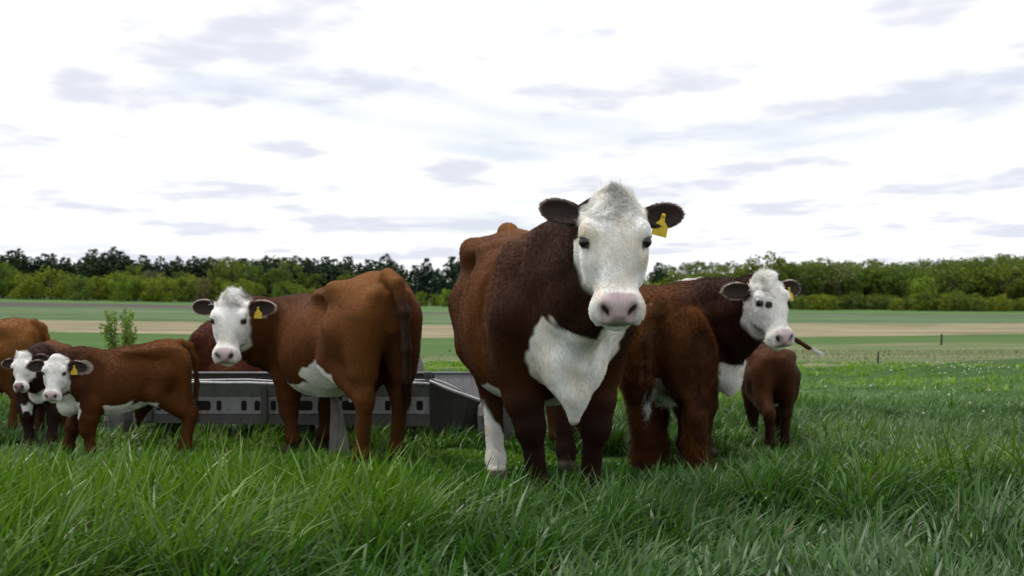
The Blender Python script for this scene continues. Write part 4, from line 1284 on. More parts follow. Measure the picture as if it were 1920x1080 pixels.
def slotted(name, x0, x1, z0, z1, slots, y, mat, thick=0.012, top1=None):
    """panel in the xz plane with rounded slots really cut through; slots: (xc, zc, half w, half h)"""
    V, F = [], []
    edges = sorted(slots)
    def quad(a, b, c, d):
        k = len(V); V.extend([a, b, c, d]); F.append((k, k + 1, k + 2, k + 3))
    cur = x0
    NN = 16
    for (xc, zc, w, h) in edges:
        cw = w + 0.014
        xa, xb = xc - cw, xc + cw
        quad((cur, z0), (xa, z0), (xa, z1), (cur, z1))
        rect, hole = [], []
        for i in range(NN):
            a = 2 * math.pi * (i + 0.5) / NN
            ca, sa = math.cos(a), math.sin(a)
            e = 0.45
            hole.append((xc + w * math.copysign(abs(ca) ** e, ca), zc + h * math.copysign(abs(sa) ** e, sa)))
        # outer loop: project to the cell border, corners snapped
        for (hx_, hz_) in hole:
            dx, dz = (hx_ - xc) / w, (hz_ - zc) / h
            m = max(abs(dx), abs(dz)); dx, dz = dx / m, dz / m
            if abs(dx) > 0.88 and abs(dz) > 0.88: dx, dz = math.copysign(1, dx), math.copysign(1, dz)
            rect.append((xa + (dx + 1) / 2 * (xb - xa), z0 + (dz + 1) / 2 * (z1 - z0)))
        for i in range(NN):
            j = (i + 1) % NN
            quad(rect[i], rect[j], hole[j], hole[i])
        cur = xb
    quad((cur, z0), (x1, z0), (x1, z1), (cur, z1))
    me = bpy.data.meshes.new(name)
    me.from_pydata([(x - TO[0], y - TO[1], z) for x, z in V], [], F)
    import bmesh
    bm = bmesh.new(); bm.from_mesh(me)
    bmesh.ops.remove_doubles(bm, verts=bm.verts[:], dist=0.0006)
    bmesh.ops.recalc_face_normals(bm, faces=bm.faces[:])
    bm.to_mesh(me); bm.free()
    o = obj(name, me, mat, TL)
    md = o.modifiers.new("thickness", "SOLIDIFY"); md.thickness = thick; md.offset = 0
    return o

def tbox(name, x0, x1, y0, y1, z0, z1, mat, parent=None, bevel=0.004):
    v, f = box_vf(x0 - TO[0], x1 - TO[0], y0 - TO[1], y1 - TO[1], z0, z1)
    return poly(name, v, f, mat, parent or TL, False, bevel)

xl, xr, xs = tx(256), tx(908), tx(806)
zt, zm, zlow, zb = tz(719), tz(745), tz(776), tz(792)
sl_px = [(268, 8, 0), (298, 5, 0), (325, 6, 0), (353, 5, 0), (381, 15, 0), (411, 5, 0), (458, 5.5, 0), (483, 5.5, 0), (513, 5.5, 0), (545, 5.5, 0), (572, 15, 0), (603, 5.5, 0), (655, 14, 0), (690, 5.5, 0), (727, 5.5, 0), (787, 6.5, 0)]
slots = [(tx(p), (tz(750) + tz(771)) / 2, w * TD / FPX, 9.5 * TD / FPX) for p, w, _ in sl_px]
M_PANEL = metal_mat("brightened_grey_panel", (0.22, 0.22, 0.235), (0.33, 0.33, 0.35), (0.17, 0.135, 0.11))  # grey steel lightened in colour because the panel gets little sky light
slotted("side_panel", xl, xs, zlow, zm, slots, TD, M_PANEL)
# upper lip leans outwards, lower flange, bright rolled rim
def strip(name, pts, mat, thick=0.012, parent=None):
    """pts: list of ((x,y,z) lower, (x,y,z) upper) along the trough"""
    V = []; F = []
    for a, b in pts: V.extend([tuple(np.array(a) - TO), tuple(np.array(b) - TO)])
    for i in range(len(pts) - 1): F.append((2 * i, 2 * i + 2, 2 * i + 3, 2 * i + 1))
    o = poly(name, V, F, mat, parent or TL)
    md = o.modifiers.new("thickness", "SOLIDIFY"); md.thickness = thick; md.offset = 0
    return o
def ptube(name, pts, rad, mat, parent=None, seg=8):
    V, F = [], []
    pts = [np.array(p) - TO for p in pts]
    for i, p in enumerate(pts):
        t = unit(pts[min(i + 1, len(pts) - 1)] - pts[max(i - 1, 0)])
        a = unit(np.cross(t, (0, 0.2, 1.0))); b = np.cross(t, a)
        for k in range(seg):
            an = 2 * math.pi * k / seg
            V.append(tuple(p + (a * math.cos(an) + b * math.sin(an)) * rad))
    for i in range(len(pts) - 1):
        for k in range(seg):
            F.append((i * seg + k, i * seg + (k + 1) % seg, (i + 1) * seg + (k + 1) % seg, (i + 1) * seg + k))
    F.append(tuple(range(seg))[::-1]); F.append(tuple(range((len(pts) - 1) * seg, len(pts) * seg)))
    return poly(name, V, F, mat, parent or TL, True)
nx_ = 14
xs_l = np.linspace(xl, xs, nx_)
wv = 0.005 * np.sin(xs_l * 5.1) + 0.003 * np.sin(xs_l * 13)
strip("upper_lip", [((x, TD - 0.004, zm + 0.004), (x, TD - 0.050, zt + w_)) for x, w_ in zip(xs_l, wv)], M_GREY, 0.010)
strip("lower_flange", [((x, TD - 0.022, zb + (x - xl) * -0.012), (x, TD - 0.010, zlow - 0.004)) for x in xs_l], M_DARKSTEEL, 0.012)
ptube("rolled_rim", [(x, TD - 0.055, zt + 0.006 + w_) for x, w_ in zip(xs_l, wv)], 0.010, M_RIM)
ptube("inner_rim", [(x, TD + 0.02, zt + 0.022 + 0.8 * w_ + 0.004 * math.sin(x * 9)) for x, w_ in zip(xs_l, wv)], 0.006, M_RIM)
for p in (282, 497, 758):
    tbox("bracket", tx(p - 6), tx(p + 6), TD - 0.046, TD - 0.008, zb + 0.005, zt - 0.02, M_DARKSTEEL)
for p in np.arange(300, 800, 38):
    v, f = sphere_vf(8, 5)
    b_ = [(q[0] * 0.006 + tx(p) - TO[0], q[1] * 0.005 + TD - 0.026 - TO[1], q[2] * 0.006 + tz(783)) for q in v]
    poly("rivet", b_, f, M_DARKSTEEL, TL, True)
# buckled right end: near rim sinks, the dished inside shows
xe = np.linspace(xs, xr, 8)
zr = np.interp(xe, [xs, tx(840), tx(880), xr], [tz(713), tz(728), tz(742), tz(752)])
zbe = np.interp(xe, [xs, tx(815), tx(870), xr], [tz(800), tz(813), tz(815), tz(795)])
M_END = metal_mat("near_black_steel", (0.020, 0.019, 0.020), (0.045, 0.042, 0.042), (0.05, 0.034, 0.026))  # darker steel for the right end panel
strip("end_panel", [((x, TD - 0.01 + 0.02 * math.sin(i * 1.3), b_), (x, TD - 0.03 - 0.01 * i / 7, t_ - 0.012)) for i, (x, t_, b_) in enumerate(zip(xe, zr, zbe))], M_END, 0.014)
ptube("bent_rim", [(x, TD - 0.045, z_) for x, z_ in zip(xe, zr)], 0.009, M_RIM)
ptube("torn_edge", [(x, TD + 0.03, z_ + 0.016 * math.sin(math.pi * k_)) for x, z_, k_ in zip(xe[:5], zr[:5] + 0.010, np.linspace(0, 1, 5))], 0.006, M_RIM)
FY = TD + 0.62
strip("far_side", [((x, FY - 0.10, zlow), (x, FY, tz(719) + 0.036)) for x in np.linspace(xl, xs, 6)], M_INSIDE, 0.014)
strip("far_side", [((x, FY - 0.10, zlow), (x, FY, tz(719) + 0.036)) for x in np.linspace(xs + 0.003, xr + 0.12, 6)], M_GREY, 0.014)
ptube("far_rim", [(x, FY - 0.01, tz(719) + 0.04) for x in np.linspace(xl, xr + 0.12, 6)], 0.009, M_GREY)
strip("slot_darkener", [((x, TD + 0.05, zlow - 0.01), (x, TD + 0.045, zm)) for x in np.linspace(xl + 0.02, xs - 0.02, 5)], M_INSIDE, 0.008)  # added dark sheet behind the slots so they look shaded
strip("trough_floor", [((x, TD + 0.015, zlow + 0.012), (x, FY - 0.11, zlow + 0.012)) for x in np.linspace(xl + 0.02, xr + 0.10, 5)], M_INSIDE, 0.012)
tbox("end_wall", xl - 0.016, xl - 0.002, TD - 0.01, FY, zb, zt, M_GREY)
tbox("clamp", tx(796), tx(810), TD - 0.03, TD + 0.05, tz(708), tz(697), M_DARKSTEEL)
for p in (300, 560, 730):
    for yy in (TD + 0.08, FY - 0.16):
        tbox("foot", tx(p) - 0.05, tx(p) + 0.05, yy, yy + 0.09, -0.05, zlow - 0.01, M_DARKSTEEL)

# ------------------------------------------------------------------ rocks and weathered posts
_s = Mat("grey_stone", 0.9, 0.2); _s.color(_s.ramp(_s.noise(9, 6, 0.65), [(0.3, (0.07, 0.066, 0.064)), (0.6, (0.15, 0.145, 0.14)), (0.75, (0.24, 0.23, 0.22))])); _s.bump(_s.noise(25, 5, 0.7), 0.5, 0.02); M_STONE = _s.m
_w = Mat("weathered_wood", 0.9, 0.15); _w.color(_w.ramp(_w.noise(8, 6, 0.7, "Object", (6, 6, 0.5)), [(0.3, (0.10, 0.092, 0.084)), (0.55, (0.19, 0.18, 0.165)), (0.75, (0.30, 0.285, 0.265))])); _w.bump(_w.noise(12, 5, 0.7, "Object", (6, 6, 0.4)), 0.5, 0.01); M_WOOD = _w.m
def rock(name, label, loc, size, seed):
    v, f = sphere_vf(14, 9)
    v = np.array(v)
    v = np.sign(v) * np.abs(v) ** 0.62
    v = v * (1 + 0.13 * snoise(v.astype(np.float32), 2.2, seed)[:, None] + 0.05 * snoise(v.astype(np.float32), 6, seed + 1)[:, None]) * np.array(size)
    o = poly(name, v.tolist(), f, M_STONE, None, False)
    o.location = loc
    return tag(o, label, "stone")
def gp(px, d, dz=0.0):
    p = at_px(px, d); return (p[0], d, float(ground_z(p[0:1], np.array([d]))[0]) + dz)
rock("stone_block", "grey stone block propped under the right end of the feed trough", gp(926, 9.55, 0.16), (0.11, 0.14, 0.17), 3)
rock("stone_block", "grey stone block at the left end of the trough under the calf", gp(222, 9.95, 0.12), (0.09, 0.12, 0.19), 5)
def stake(name, label, base, top, r0, r1, cat="post"):
    V, F = [], []
    base = np.array(base); top = np.array(top)
    seg, st = 7, 7
    r = np.random.default_rng(int(abs(base[0]) * 1000))
    for i in range(st):
        t = i / (st - 1)
        c = base + (top - base) * t + r.normal(0, 0.003, 3)
        for k in range(seg):
            a = 2 * math.pi * k / seg
            q = (r0 + (r1 - r0) * t) * (1 + 0.10 * math.sin(k * 2.4 + i * 0.5))
            V.append((c[0] + q * math.cos(a), c[1] + q * math.sin(a) * 0.8, c[2]))
    for i in range(st - 1):
        for k in range(seg):
            F.append((i * seg + k, i * seg + (k + 1) % seg, (i + 1) * seg + (k + 1) % seg, (i + 1) * seg + k))
    F.append(tuple(range(seg))[::-1]); F.append(tuple(range((st - 1) * seg, st * seg)))
    v = np.array(V) - base
    o = poly(name, v.tolist(), F, M_WOOD, None, True)
    o.location = base
    return tag(o, label, cat)
stake("wooden_post", "grey weathered tapering post in the grass between the legs of the young cow", gp(636, 9.15, -0.05), at_px(627, 9.2, 735), 0.078, 0.026)
stake("wooden_post", "pale grey slanting post rising behind the trough beside the rump of the young cow", gp(790, 10.45, -0.02), at_px(768, 10.5, 618), 0.125, 0.035)

# ------------------------------------------------------------------ posts far off
_p = Mat("dark_post", 0.85, 0.2); _p.color((0.03, 0.028, 0.024)); M_POST = _p.m
def thin_post(label, px, d, rows, rad, name="fence_post"):
    x = (px - 960) / FPX * d
    z0 = float(ground_z(np.array([x]), np.array([d]))[0]) - 0.05
    z1 = CAM_H - (rows - HORIZON) / FPX * d
    v, f = [], []
    for i, (z, q) in enumerate(((0, 1.0), ((z1 - z0) * 0.95, 0.9), (z1 - z0, 0.45))):
        for k in range(6):
            a = math.pi * k / 3
            v.append((rad * q * math.cos(a) + 0.02 * z, rad * q * math.sin(a), z))
    for i in range(2):
        for k in range(6): f.append((i * 6 + k, i * 6 + (k + 1) % 6, i * 6 + 6 + (k + 1) % 6, i * 6 + 6 + k))
    f.append(tuple(range(12, 18)))
    o = poly(name, v, f, M_POST)
    o.location = (x, d, z0)
    return tag(o, label, "post")
thin_post("short dark fence post standing alone in the field on the right", 1765, 112, 626, 0.085)
thin_post("thin dark stake at the edge of the rough ground behind the cow on the right", 1646, 22.5, 660, 0.014, "stake")
thin_post("very short dark stub of a stake left of the thin stake", 1614, 23.5, 677, 0.012, "stake")
thin_post("thin dark stake in the field between the two largest cows", 843, 62, 655, 0.035, "stake")

# ------------------------------------------------------------------ sapling
M_SAP = leaf_mat("sapling_leaves", (0.16, 0.24, 0.04), (0.27, 0.36, 0.06))
def sapling():
    d = 19.0
    x, y, z = gp(228, d)
    root = empty("sapling", (x, y, z))
    tag(root, "slender green sapling with small leaves behind the brown calf", "sapling")
    r = np.random.default_rng(4)
    C, R_ = [], []
    stems = []
    for i in range(17):
        a = r.uniform(0, 6.28); sp = r.uniform(0.03, 0.30)
        top = np.array((sp * math.cos(a), sp * math.sin(a) * 0.7, r.uniform(0.45, 0.84)))
        b = np.array((0.03 * math.cos(a), 0.03 * math.sin(a), 0.0))
        m_ = (b + top) / 2 + np.array((0.03 * math.cos(a), 0.03 * math.sin(a), 0.05))
        stems.append([b, m_, top])
        for t in np.linspace(0.15, 1.0, 10):
            C.append((1 - t) ** 2 * b + 2 * t * (1 - t) * m_ + t * t * top); R_.append(0.055 * (1.15 - 0.5 * t))
    stems[0][2] = np.array((0.02, 0, 0.90))
    for q in (3, 6, 9, 12): stems[q][2][:2] *= 0.3
    V, F = [], []
    for st in stems:
        k0 = len(V)
        for i, t in enumerate(np.linspace(0, 1, 6)):
            p = (1 - t) ** 2 * st[0] + 2 * t * (1 - t) * st[1] + t * t * st[2]
            for k in range(5):
                an = 2 * math.pi * k / 5
                q = 0.008 * (1 - 0.8 * t)
                V.append((p[0] + q * math.cos(an), p[1] + q * math.sin(an), p[2]))
        for i in range(5):
            for k in range(5): F.append((k0 + i * 5 + k, k0 + i * 5 + (k + 1) % 5, k0 + i * 5 + 5 + (k + 1) % 5, k0 + i * 5 + 5 + k))
    poly("stem", V, F, M_BARK, root, True)
    me = leaf_quads("foliage", np.array(C), np.array(R_) * 1.25, 12, 0.016, r, M_SAP)
    obj("foliage", me, None, root)
sapling()
# ------------------------------------------------------------------ the herd
def dpt(px, d):
    p = at_px(px, d); return (p[0], d)

COWS = {}
COWS["A"] = dict(
    name="cow", label="big brown cow with a white face and white chest, the largest of the herd", cat="cow",
    s=1.03, rear=dpt(962, 7.95), front=dpt(1050, 6.80), feet=dict(fr=dpt(1010, 6.85), fl=dpt(1106, 6.95), hr=dpt(930, 7.85), hl=dpt(1062, 8.25)),
    poll=at_px(1149, 5.95, 372), u=(0.02, -0.36, -0.93), n=(0.03, -1.0, 0.36), hs=1.0, h=0.012, hf=0.0065, ear_scale=0.94, fat=1.06, belly=0.07, dewlap=0.10,
    ear_r=(-0.42, 1.0, -0.25), ear_l=(-0.22, 1.0, -0.25), hairs=120000, hair_len=0.014, face_len=0.010, hair_rad=0.0009, lift=0.16, bony=0.02,
    poll_hairs=3200, poll_len=0.034, poll_to=0.12, poll_curl=0.16, poll_lift=0.08, tuft=22, tuft_len=0.05, tags=[0],
    white=[(0.80, -0.02, 0.70, 0.26, 0.22, 0.26), (0.80, 0.0, 0.52, 0.18, 0.16, 0.2), (0.85, 0.16, 0.80, 0.24, 0.13, 0.24), (1.0, 0.08, 1.0, 0.2, 0.07, 0.2)], face_throat=0.06, soil=0.22,
    socks=[("hr", 0.34, -1.3)], tan=0.45, darkneck=0.95, darkleg=1.0, rim=0.3, tag_pos=0.0, tag_size=1.0, tag_tilt=-0.25, ribs=1.7, tailhead=True, spots=[(0.548, -0.004, 0.0045), (0.55, -0.018, 0.005), (0.545, -0.026, 0.0035)])
COWS["B"] = dict(
    name="cow", label="tan brown cow turned rump first and looking back beside the trough", cat="cow",
    s=0.865, thick=1.0, low=0.13, rear=dpt(712, 8.45), front=dpt(578, 9.35), feet=dict(hl=dpt(677, 8.35), hr=dpt(742, 8.55), fl=dpt(548, 9.2), fr=dpt(606, 9.45)),
    poll=at_px(434, 9.0, 558), u=(-0.04, -0.33, -0.94), n=(-0.10, -1.0, 0.33), hs=0.775, ear_scale=1.12, h=0.012, hf=0.0055, fat=1.02, belly=0.03, dewlap=0.02,
    ear_r=(-0.1, 1.0, -0.2), ear_l=(-0.08, 1.0, -0.2), hairs=50000, hair_len=0.014, face_len=0.011, hair_rad=0.0012, lift=0.16, bony=0.035, tail_r=1.25,
    poll_lift=0.15, poll_hairs=1600, poll_len=0.030, poll_to=0.10, tuft=25, tuft_len=0.05, tags=[0],
    white=[(0.80, 0, 0.74, 0.2, 0.16, 0.24), (-0.30, 0.20, 0.62, 0.26, 0.22, 0.17)], tan=0.48, dirty_tail=0.85, tan0=0.0, darkneck=0.75, darkleg=0.25, rim=0.9, tag_size=0.75, tag_pos=-0.03, ribs=0.5,
    switch_white=0.0, tail=[(-0.82, 0, 1.35), (-0.94, -0.01, 1.30), (-1.0, -0.03, 1.10), (-1.0, -0.05, 0.85), (-0.98, -0.06, 0.62)], switch_len=0.2)
COWS["G"] = dict(
    name="calf", label="shaggy brown calf standing tail first beside the big cow", cat="calf", calf=True,
    s=0.735, ln=0.88, tint=(0.9, 0.88, 0.85), rear=dpt(1234, 8.12), front=dpt(1270, 8.85), feet=dict(hl=dpt(1206, 8.20), hr=dpt(1306, 8.02)),
    poll=at_px(1290, 9.45, 700), u=(0.1, 0.5, -0.8), n=(0.1, 0.8, 0.5), hs=0.66, h=0.013, hf=0.013, fat=0.95, thick=1.2,
    hairs=70000, hair_len=0.036, hair_rad=0.0011, hjit=0.34, streak=0.45, lift=0.6, shaggy=1.0, wave=0.3, poll_hairs=0, belly_z=0.66,
    tail=[(-0.80, 0, 1.35), (-0.95, 0.02, 1.31), (-1.03, 0.03, 1.10), (-1.03, 0.03, 0.90), (-1.0, 0.03, 0.74)], switch_len=0.16, switch_hairs=400, switch_white=0.06,
    white=[(-0.56, 0, 0.60, 0.24, 0.15, 0.26), (-0.2, 0, 0.58, 0.4, 0.2, 0.16)], tail_r=1.5, dirty_tail=0.55, tan=0.55, darkleg=0.1)
COWS["H"] = dict(
    name="cow", label="brown cow with a curly white head and a black spot beside its eye", cat="cow",
    s=0.84, rear=dpt(1060, 9.55), front=dpt(1318, 8.95), z=0.0,
    poll=at_px(1436, 8.45, 523), u=(0.20, -0.36, -0.91), n=(0.42, -1.0, 0.42), hs=0.77, ear_scale=1.15, h=0.013, hf=0.0055, fat=1.0, belly=0.03, dewlap=0.04,
    ear_r=(-0.10, 1.0, -0.2), ear_l=(-0.10, 1.0, -0.2), hairs=55000, hair_len=0.018, face_len=0.014, hair_rad=0.0012, lift=0.25,
    poll_hairs=3000, poll_len=0.024, poll_to=0.17, poll_curl=0.22, poll_lift=0.18, tuft=30, tuft_len=0.055, tags=[0],
    white=[(0.80, 0, 0.62, 0.2, 0.2, 0.17), (0.45, 0, 1.40, 0.12, 0.08, 0.05)], spots=[(0.238, -0.072, 0.029)], tan=0.3, darkneck=1.0, rim=0.9, tag_size=0.85, tag_pos=-0.02, face_throat=0.1)
COWS["I"] = dict(
    name="calf", label="brown calf behind the right cow swishing its white tipped tail", cat="calf", calf=True,
    s=0.51, ln=0.85, rear=dpt(1450, 9.45), front=dpt(1436, 10.0), feet=dict(hl=dpt(1443, 9.35), hr=dpt(1471, 9.55)),
    poll=at_px(1425, 10.45, 640), u=(-0.5, 0.5, -0.5), n=(-0.2, 0.5, 0.8), hs=0.55, h=0.012, hf=0.012, thick=1.25,
    hairs=16000, hair_len=0.014, hair_rad=0.0013, poll_hairs=0, tint=(0.6, 0.6, 0.6), tan=0.0, darkleg=0.7,
    tail=[tuple(at_px(1456, 9.30, 632)), tuple(at_px(1478, 9.26, 628)), tuple(at_px(1497, 9.26, 640)), tuple(at_px(1514, 9.26, 651)), tuple(at_px(1526, 9.26, 657))], tail_world=True,
    switch_len=0.13, switch_hairs=260, switch_white=1.0, belly_white=True)
COWS["D"] = dict(
    name="calf", label="brown calf with a white face and yellow ear tag, standing side on", cat="calf", calf=True,
    s=0.555, low=0.06, ln=0.82, rear=dpt(312, 9.10), front=dpt(166, 8.93), feet=dict(hl=dpt(346, 9.03), hr=dpt(252, 9.35), fl=dpt(171, 8.85), fr=dpt(127, 9.05)),
    poll=at_px(106, 8.72, 671), u=(-0.02, -0.34, -0.94), n=(0.0, -1.0, 0.34), belly_z=0.68, hs=0.49, ear_scale=1.25, h=0.0105, hf=0.0036, fat=0.95, thick=1.3,
    ear_r=(0.08, 1.0, -0.2), ear_l=(0.08, 1.0, -0.2), hairs=45000, hair_len=0.013, face_len=0.008, hair_rad=0.0011, lift=0.2,
    poll_hairs=0, tags=[0], tail=[(-0.82, 0, 1.34), (-0.95, 0, 1.30), (-1.03, 0.0, 1.12), (-1.05, 0.0, 0.85), (-1.03, 0.0, 0.66)], switch_len=0.18, switch_hairs=300, switch_white=0.15,
    white=[(0.72, 0.10, 0.60, 0.20, 0.24, 0.19), (-0.15, 0, 0.56, 0.5, 0.3, 0.12), (-0.42, 0, 0.66, 0.18, 0.3, 0.12)], tan=0.3, darkneck=0.5, darkleg=0.2, rim=0.6, tag_size=0.6, tag_pos=-0.05, ribs=0.3)
COWS["E"] = dict(
    name="calf", label="dark brown calf with a narrow white face, half hidden behind the tagged calf", cat="calf", calf=True,
    s=0.52, ln=0.85, rear=dpt(100, 10.35), front=dpt(74, 9.72), feet=dict(fl=dpt(98, 9.62), fr=dpt(56, 9.7)),
    poll=at_px(42, 9.35, 666), u=(0.04, -0.34, -0.94), n=(-0.25, -1.0, 0.34), hs=0.44, ear_scale=1.25, h=0.0125, hf=0.0036, fat=0.9, thick=1.3,
    ear_r=(0.05, 1.0, -0.2), ear_l=(-0.05, 1.0, -0.2), hairs=22000, hair_len=0.013, face_len=0.009, hair_rad=0.0012,
    poll_hairs=300, poll_len=0.02, poll_to=0.06, white=[(0.86, 0, 0.72, 0.12, 0.12, 0.15)], tan=0.1, darkneck=1.0, darkleg=0.7, rim=0.5, nose=(0.5, 0.42, 0.42))
COWS["F"] = dict(
    name="cow", label="russet cow cut off by the left edge, only its rump in view", cat="cow",
    s=0.635, rear=dpt(42, 10.55), front=dpt(-135, 10.65), feet=dict(hl=dpt(22, 10.5), hr=dpt(48, 10.9)),
    poll=at_px(-210, 10.4, 640), u=(-0.6, -0.3, -0.75), n=(-0.6, -0.4, 0.7), hs=0.6, h=0.014, hf=0.014, fat=1.1, hairs=22000, hair_len=0.016, hair_rad=0.0013, poll_hairs=0, tan=0.75, tan0=0.1, darkneck=0.6,
    tail=[(-0.82, 0, 1.34), (-0.92, -0.06, 1.28), (-0.97, -0.09, 1.10), (-0.95, -0.08, 0.85), (-0.94, -0.08, 0.65)])
COWS["C"] = dict(
    name="cow", label="dark russet cow lying down behind the feed trough", cat="cow",
    s=0.98, rear=dpt(428, 11.45), front=dpt(662, 11.6), lying=True, calf=True,
    poll=at_px(735, 11.9, 690), u=(0.7, 0.4, -0.5), n=(0.4, 0.3, 0.8), hs=0.8, h=0.016, hf=0.016, fat=1.1, hairs=22000, hair_len=0.022, hair_rad=0.0016, lift=0.6, poll_hairs=0, tint=(0.75, 0.55, 0.5), tan=0.1, darkneck=0.7, belly_white=False)
# ------------------------------------------------------------------ grass
def grass_mat(name, dry=False):
    m = Mat(name, 0.42, 0.38)
    c = m.attr("coat")
    m.color(c)
    tr = m.n("ShaderNodeBsdfTranslucent")
    m.l(m.mix(1.0, c, (1.0, 1.25, 0.5), "MULTIPLY"), tr.inputs[0])
    mx = m.n("ShaderNodeMixShader"); mx.inputs[0].default_value = 0.32
    m.l(m.b.outputs[0], mx.inputs[1]); m.l(tr.outputs[0], mx.inputs[2])
    m.l(mx.outputs[0], m.nt.nodes["Material Output"].inputs[0])
    return m.m
M_GRASS = grass_mat("grass_blades")
gr = np.random.default_rng(99)

def blades(name, x, y, h, w, phi, lean, col, levels, bend=1.0, twist=0.6):
    n = len(x)
    z = ground_z(x, y) - 0.01
    ts = np.array([0, 0.34, 0.68, 1.0]) if levels == 4 else (np.array([0, 0.25, 0.5, 0.75, 1.0]) if levels == 5 else np.array([0, 0.5, 1.0]))
    L = len(ts)
    wa = phi + gr.normal(0, twist, n) + math.pi / 2
    wx, wy = np.cos(wa), np.sin(wa)
    lx, ly = np.cos(phi), np.sin(phi)
    V = np.zeros((n, 2 * L - 1, 3), np.float32)
    for i, t in enumerate(ts):
        ang = lean * (0.35 + 0.9 * t * bend)       # leaning further over towards the tip
        off = h * t * np.sin(ang); up = h * t * np.cos(ang)
        up = np.maximum(up, h * t * 0.12)
        ww = w * (1 - 0.25 * t) * 0.5 if i else w * 0.38
        cx, cy, cz = x + lx * off, y + ly * off, z + up
        if i < L - 1:
            V[:, 2 * i, 0] = cx - wx * ww; V[:, 2 * i, 1] = cy - wy * ww; V[:, 2 * i, 2] = cz
            V[:, 2 * i + 1, 0] = cx + wx * ww; V[:, 2 * i + 1, 1] = cy + wy * ww; V[:, 2 * i + 1, 2] = cz
        else:
            V[:, 2 * i, 0] = cx; V[:, 2 * i, 1] = cy; V[:, 2 * i, 2] = cz
    tri = []
    for i in range(L - 2):
        a = 2 * i
        tri += [(a, a + 1, a + 3), (a, a + 3, a + 2)]
    a = 2 * (L - 2)
    tri.append((a, a + 1, a + 2))
    tri = np.array(tri)
    k = 2 * L - 1
    F = (np.arange(n)[:, None, None] * k + tri[None]).reshape(-1, 3)
    me = mesh_np(name, V.reshape(-1, 3), F, 3, True)
    add_color(me, np.repeat(col, k, axis=0))
    me.materials.append(M_GRASS)
    o = link(bpy.data.objects.new(name, me))
    return o

def scatter(n, d0, d1, lo=-0.50, hi=0.50):
    d = np.sqrt(gr.uniform(0, 1, n) * (d1 * d1 - d0 * d0) + d0 * d0)
    return gr.uniform(lo, hi, n) * d, d

FOOT = []           # filled with the hooves: the grass is trodden there
def grass_cols(x, y, n):
    P = np.stack([x, y, np.zeros(n)], 1).astype(np.float32)
    a = snoise(P, 1.5, 81); b = snoise(P, 5.0, 82); c = snoise(P, 0.5, 83)
    g0 = np.array((0.044, 0.112, 0.016)); gy = np.array((0.100, 0.182, 0.019)); gb = np.array((0.074, 0.142, 0.052))
    wy_ = sstep(-0.1, 0.8, 1.2 * a + 0.5 * b + gr.normal(0, 0.25, n))[:, None]
    wb_ = sstep(0.0, 0.7, -1.1 * a + 0.7 * c + gr.normal(0, 0.3, n))[:, None]
    col = g0 * (1 - wy_) + gy * wy_
    col = col * (1 - 0.8 * wb_) + gb * 0.8 * wb_
    col *= gr.uniform(0.7, 1.25, (n, 1))
    near_ = np.zeros(n)
    for (qx, qy, rr, f) in FOOT:
        near_ = np.maximum(near_, np.exp(-((x - qx) ** 2 + (y - qy) ** 2) / 0.07))
    dry = gr.uniform(0, 1, n) < 0.006 + 0.16 * near_ * (x < -0.3)
    col[dry] = np.array((0.23, 0.21, 0.12)) * gr.uniform(0.7, 1.2, (dry.sum(), 1))
    return col, a, b

def field_grass(name, n, d0, d1, hfun, wid, levels, tuft=0.88, spread=0.048, per=60):
    # tufts first, blades gathered round them
    nt_ = n // per
    txx, tyy = scatter(nt_, d0, d1)
    k = gr.integers(0, nt_, n)
    free = gr.uniform(0, 1, n) > tuft
    x = txx[k] + gr.normal(0, spread, n); y = tyy[k] + gr.normal(0, spread, n)
    fx_, fy_ = scatter(n, d0, d1)
    x = np.where(free, fx_, x); y = np.where(free, fy_, y)
    col, a, b = grass_cols(x, y, n)
    th = gr.uniform(0.5, 1.35, nt_)
    h = hfun(x, y, a, b) * np.where(free, 0.9, th[k]) * gr.uniform(0.55, 1.15, n)
    for (qx, qy, rr, f) in FOOT:
        h *= 1 - (1 - f) * np.exp(-((x - qx) ** 2 + (y - qy + 0.18) ** 2) / rr ** 2)
    if y.min() < 12:       # grazed and trodden short where the herd stands
        c = 960 + x / y * FPX
        lim = np.interp(c, [-200, 300, 800, 900, 1340, 1420, 1560, 2200], [836, 834, 842, 866, 862, 820, 770, 680])
        cap = CAM_H - (lim - HORIZON) * y / FPX
        cap = np.clip(cap, 0.05, 1.0) * gr.uniform(0.65, 1.3, n)
        h = np.where(y < 9.15, np.minimum(h, cap), h)
    P = np.stack([x, y, np.zeros(n)], 1).astype(np.float32)
    wind = 0.1 + 0.9 * snoise(P, 0.9, 84) + 0.5 * snoise(P, 3.0, 85)
    tp = gr.uniform(0, 6.28, nt_)
    out = np.arctan2(y - tyy[k], x - txx[k])
    phi = np.where(gr.uniform(0, 1, n) < 0.55, wind + gr.normal(0, 0.55, n), np.where(free, gr.uniform(0, 6.28, n), out))
    lean = np.abs(gr.normal(0.46, 0.30, n)) + 0.16
    w = wid * gr.uniform(0.45, 1.45, n)
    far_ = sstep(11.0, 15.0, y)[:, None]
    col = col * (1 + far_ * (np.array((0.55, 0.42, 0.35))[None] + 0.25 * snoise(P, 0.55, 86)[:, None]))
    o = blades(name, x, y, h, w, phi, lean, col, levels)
    return tag(o, None, None, None, "stuff")

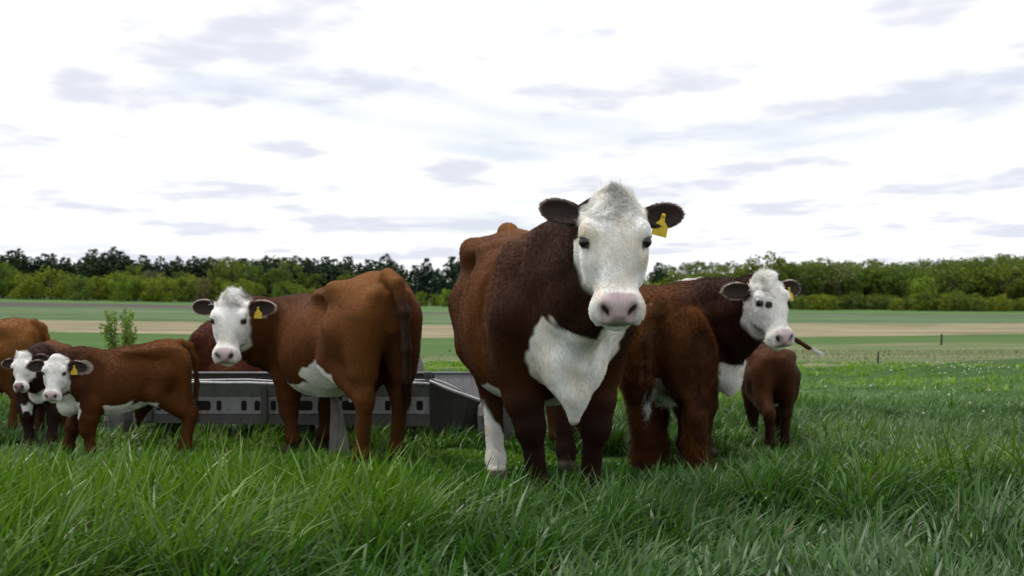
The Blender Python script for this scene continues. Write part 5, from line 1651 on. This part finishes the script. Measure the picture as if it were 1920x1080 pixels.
def clear(px, py, e):   # 1 where a patch round (px, py)
    return e
def h_near(x, y, a, b):
    h = 0.36 + 0.15 * a + 0.05 * b
    f = np.clip((y - 6.3) / 1.6, 0, 1)
    h = h * (1 - f) + f * (0.175 + 0.06 * a + 0.02 * b)
    left = sstep(-0.2, -0.9, x) * sstep(7.6, 8.6, y) * sstep(9.6, 9.1, y)
    h *= 1 - 0.35 * left
    return np.clip(h, 0.08, 0.56)
def h_mid(x, y, a, b):
    h = 0.17 + 0.07 * a + 0.03 * b
    left = sstep(-0.2, -1.2, x) * sstep(13.0, 11, y)
    h *= 1 - 0.35 * left
    return np.clip(h, 0.06, 0.32)
def h_far(x, y, a, b):
    return np.clip((0.17 + 0.07 * a + 0.03 * b) * np.interp(y, [12, 15, 18, 24], [1.0, 0.6, 0.35, 0.2]), 0.025, 0.26)
def make_grass():
    field_grass("long_grass", 102000, 4.0, 8.6, h_near, 0.0122, 5)
    field_grass("long_grass", 90000, 8.4, 13.0, h_near, 0.0112, 4)
    field_grass("meadow_grass", 122000, 12.5, 24.0, h_far, 0.0115, 3)
    # dead stalks and weeds on the rough ground
    n = 15000
    x, y = scatter(n, 21.5, 75.0)
    c = 960 + x / y * FPX
    d1 = np.interp(c, CC, DB["crest"]); d2 = np.interp(c, CC, DB["rough"])
    m = (y > d1 * 0.99) & (y < d2)
    x, y = x[m], y[m]; n = len(x)
    P = np.stack([x, y, np.zeros(n)], 1).astype(np.float32)
    q = snoise(P, 0.35, 91) + 0.5 * snoise(P, 1.1, 92) + sstep(30, 22, y) * 0.5
    brown = sstep(-0.1, 0.5, q + gr.normal(0, 0.3, n))[:, None]
    col = np.array((0.10, 0.155, 0.045)) * (1 - brown) + np.array((0.20, 0.165, 0.105)) * brown
    col = col * gr.uniform(0.55, 1.25, (n, 1))
    h = np.clip(0.05 + 0.07 * brown[:, 0] * gr.uniform(0.3, 1.6, n), 0.03, 0.22)
    o = blades("weeds", x, y, h, np.full(n, 0.02) * (y / 30), gr.uniform(0, 6.28, n), np.abs(gr.normal(0.7, 0.35, n)), col, 3)
    tag(o, None, None, None, "stuff")
    # dandelion clocks
    V, F, COLS = [], [], []
    sv, sf = sphere_vf(6, 4)
    pts = []
    for _ in range(50):
        c = gr.normal(1805, 55); row = gr.normal(692, 5)
        pts.append((c, row))
    for _ in range(14):
        pts.append((gr.uniform(1490, 1920), gr.uniform(690, 770)))
    for c, row in pts:
        d = CAM_H * FPX / (row - HORIZON) - 1.2
        x = (c - 960) / FPX * d
        z = float(ground_z(np.array([x]), np.array([d]))[0]); hh = gr.uniform(0.05, 0.10)
        k = len(V); r_ = gr.uniform(0.007, 0.012)
        V += [(x + a * r_, d + b * r_, z + hh + e * r_) for a, b, e in sv]; F += [tuple(i + k for i in q) for q in sf]
    m = Mat("dandelion_fluff", 0.9, 0.1); m.color((0.62, 0.62, 0.56))
    o = poly("dandelion_clocks", V, F, m.m)
    tag(o, None, None, None, "stuff")
for key in ("A", "B", "G", "H", "I", "D", "E", "F", "C"):
    sp = COWS[key]
    build_cow(sp["name"], sp["label"], sp["cat"], sp, "white faced brown cattle in the pasture")
    for q in sp.get("feet", {}).values():
        FOOT.append((q[0], q[1], 0.28, 0.42))
make_grass()
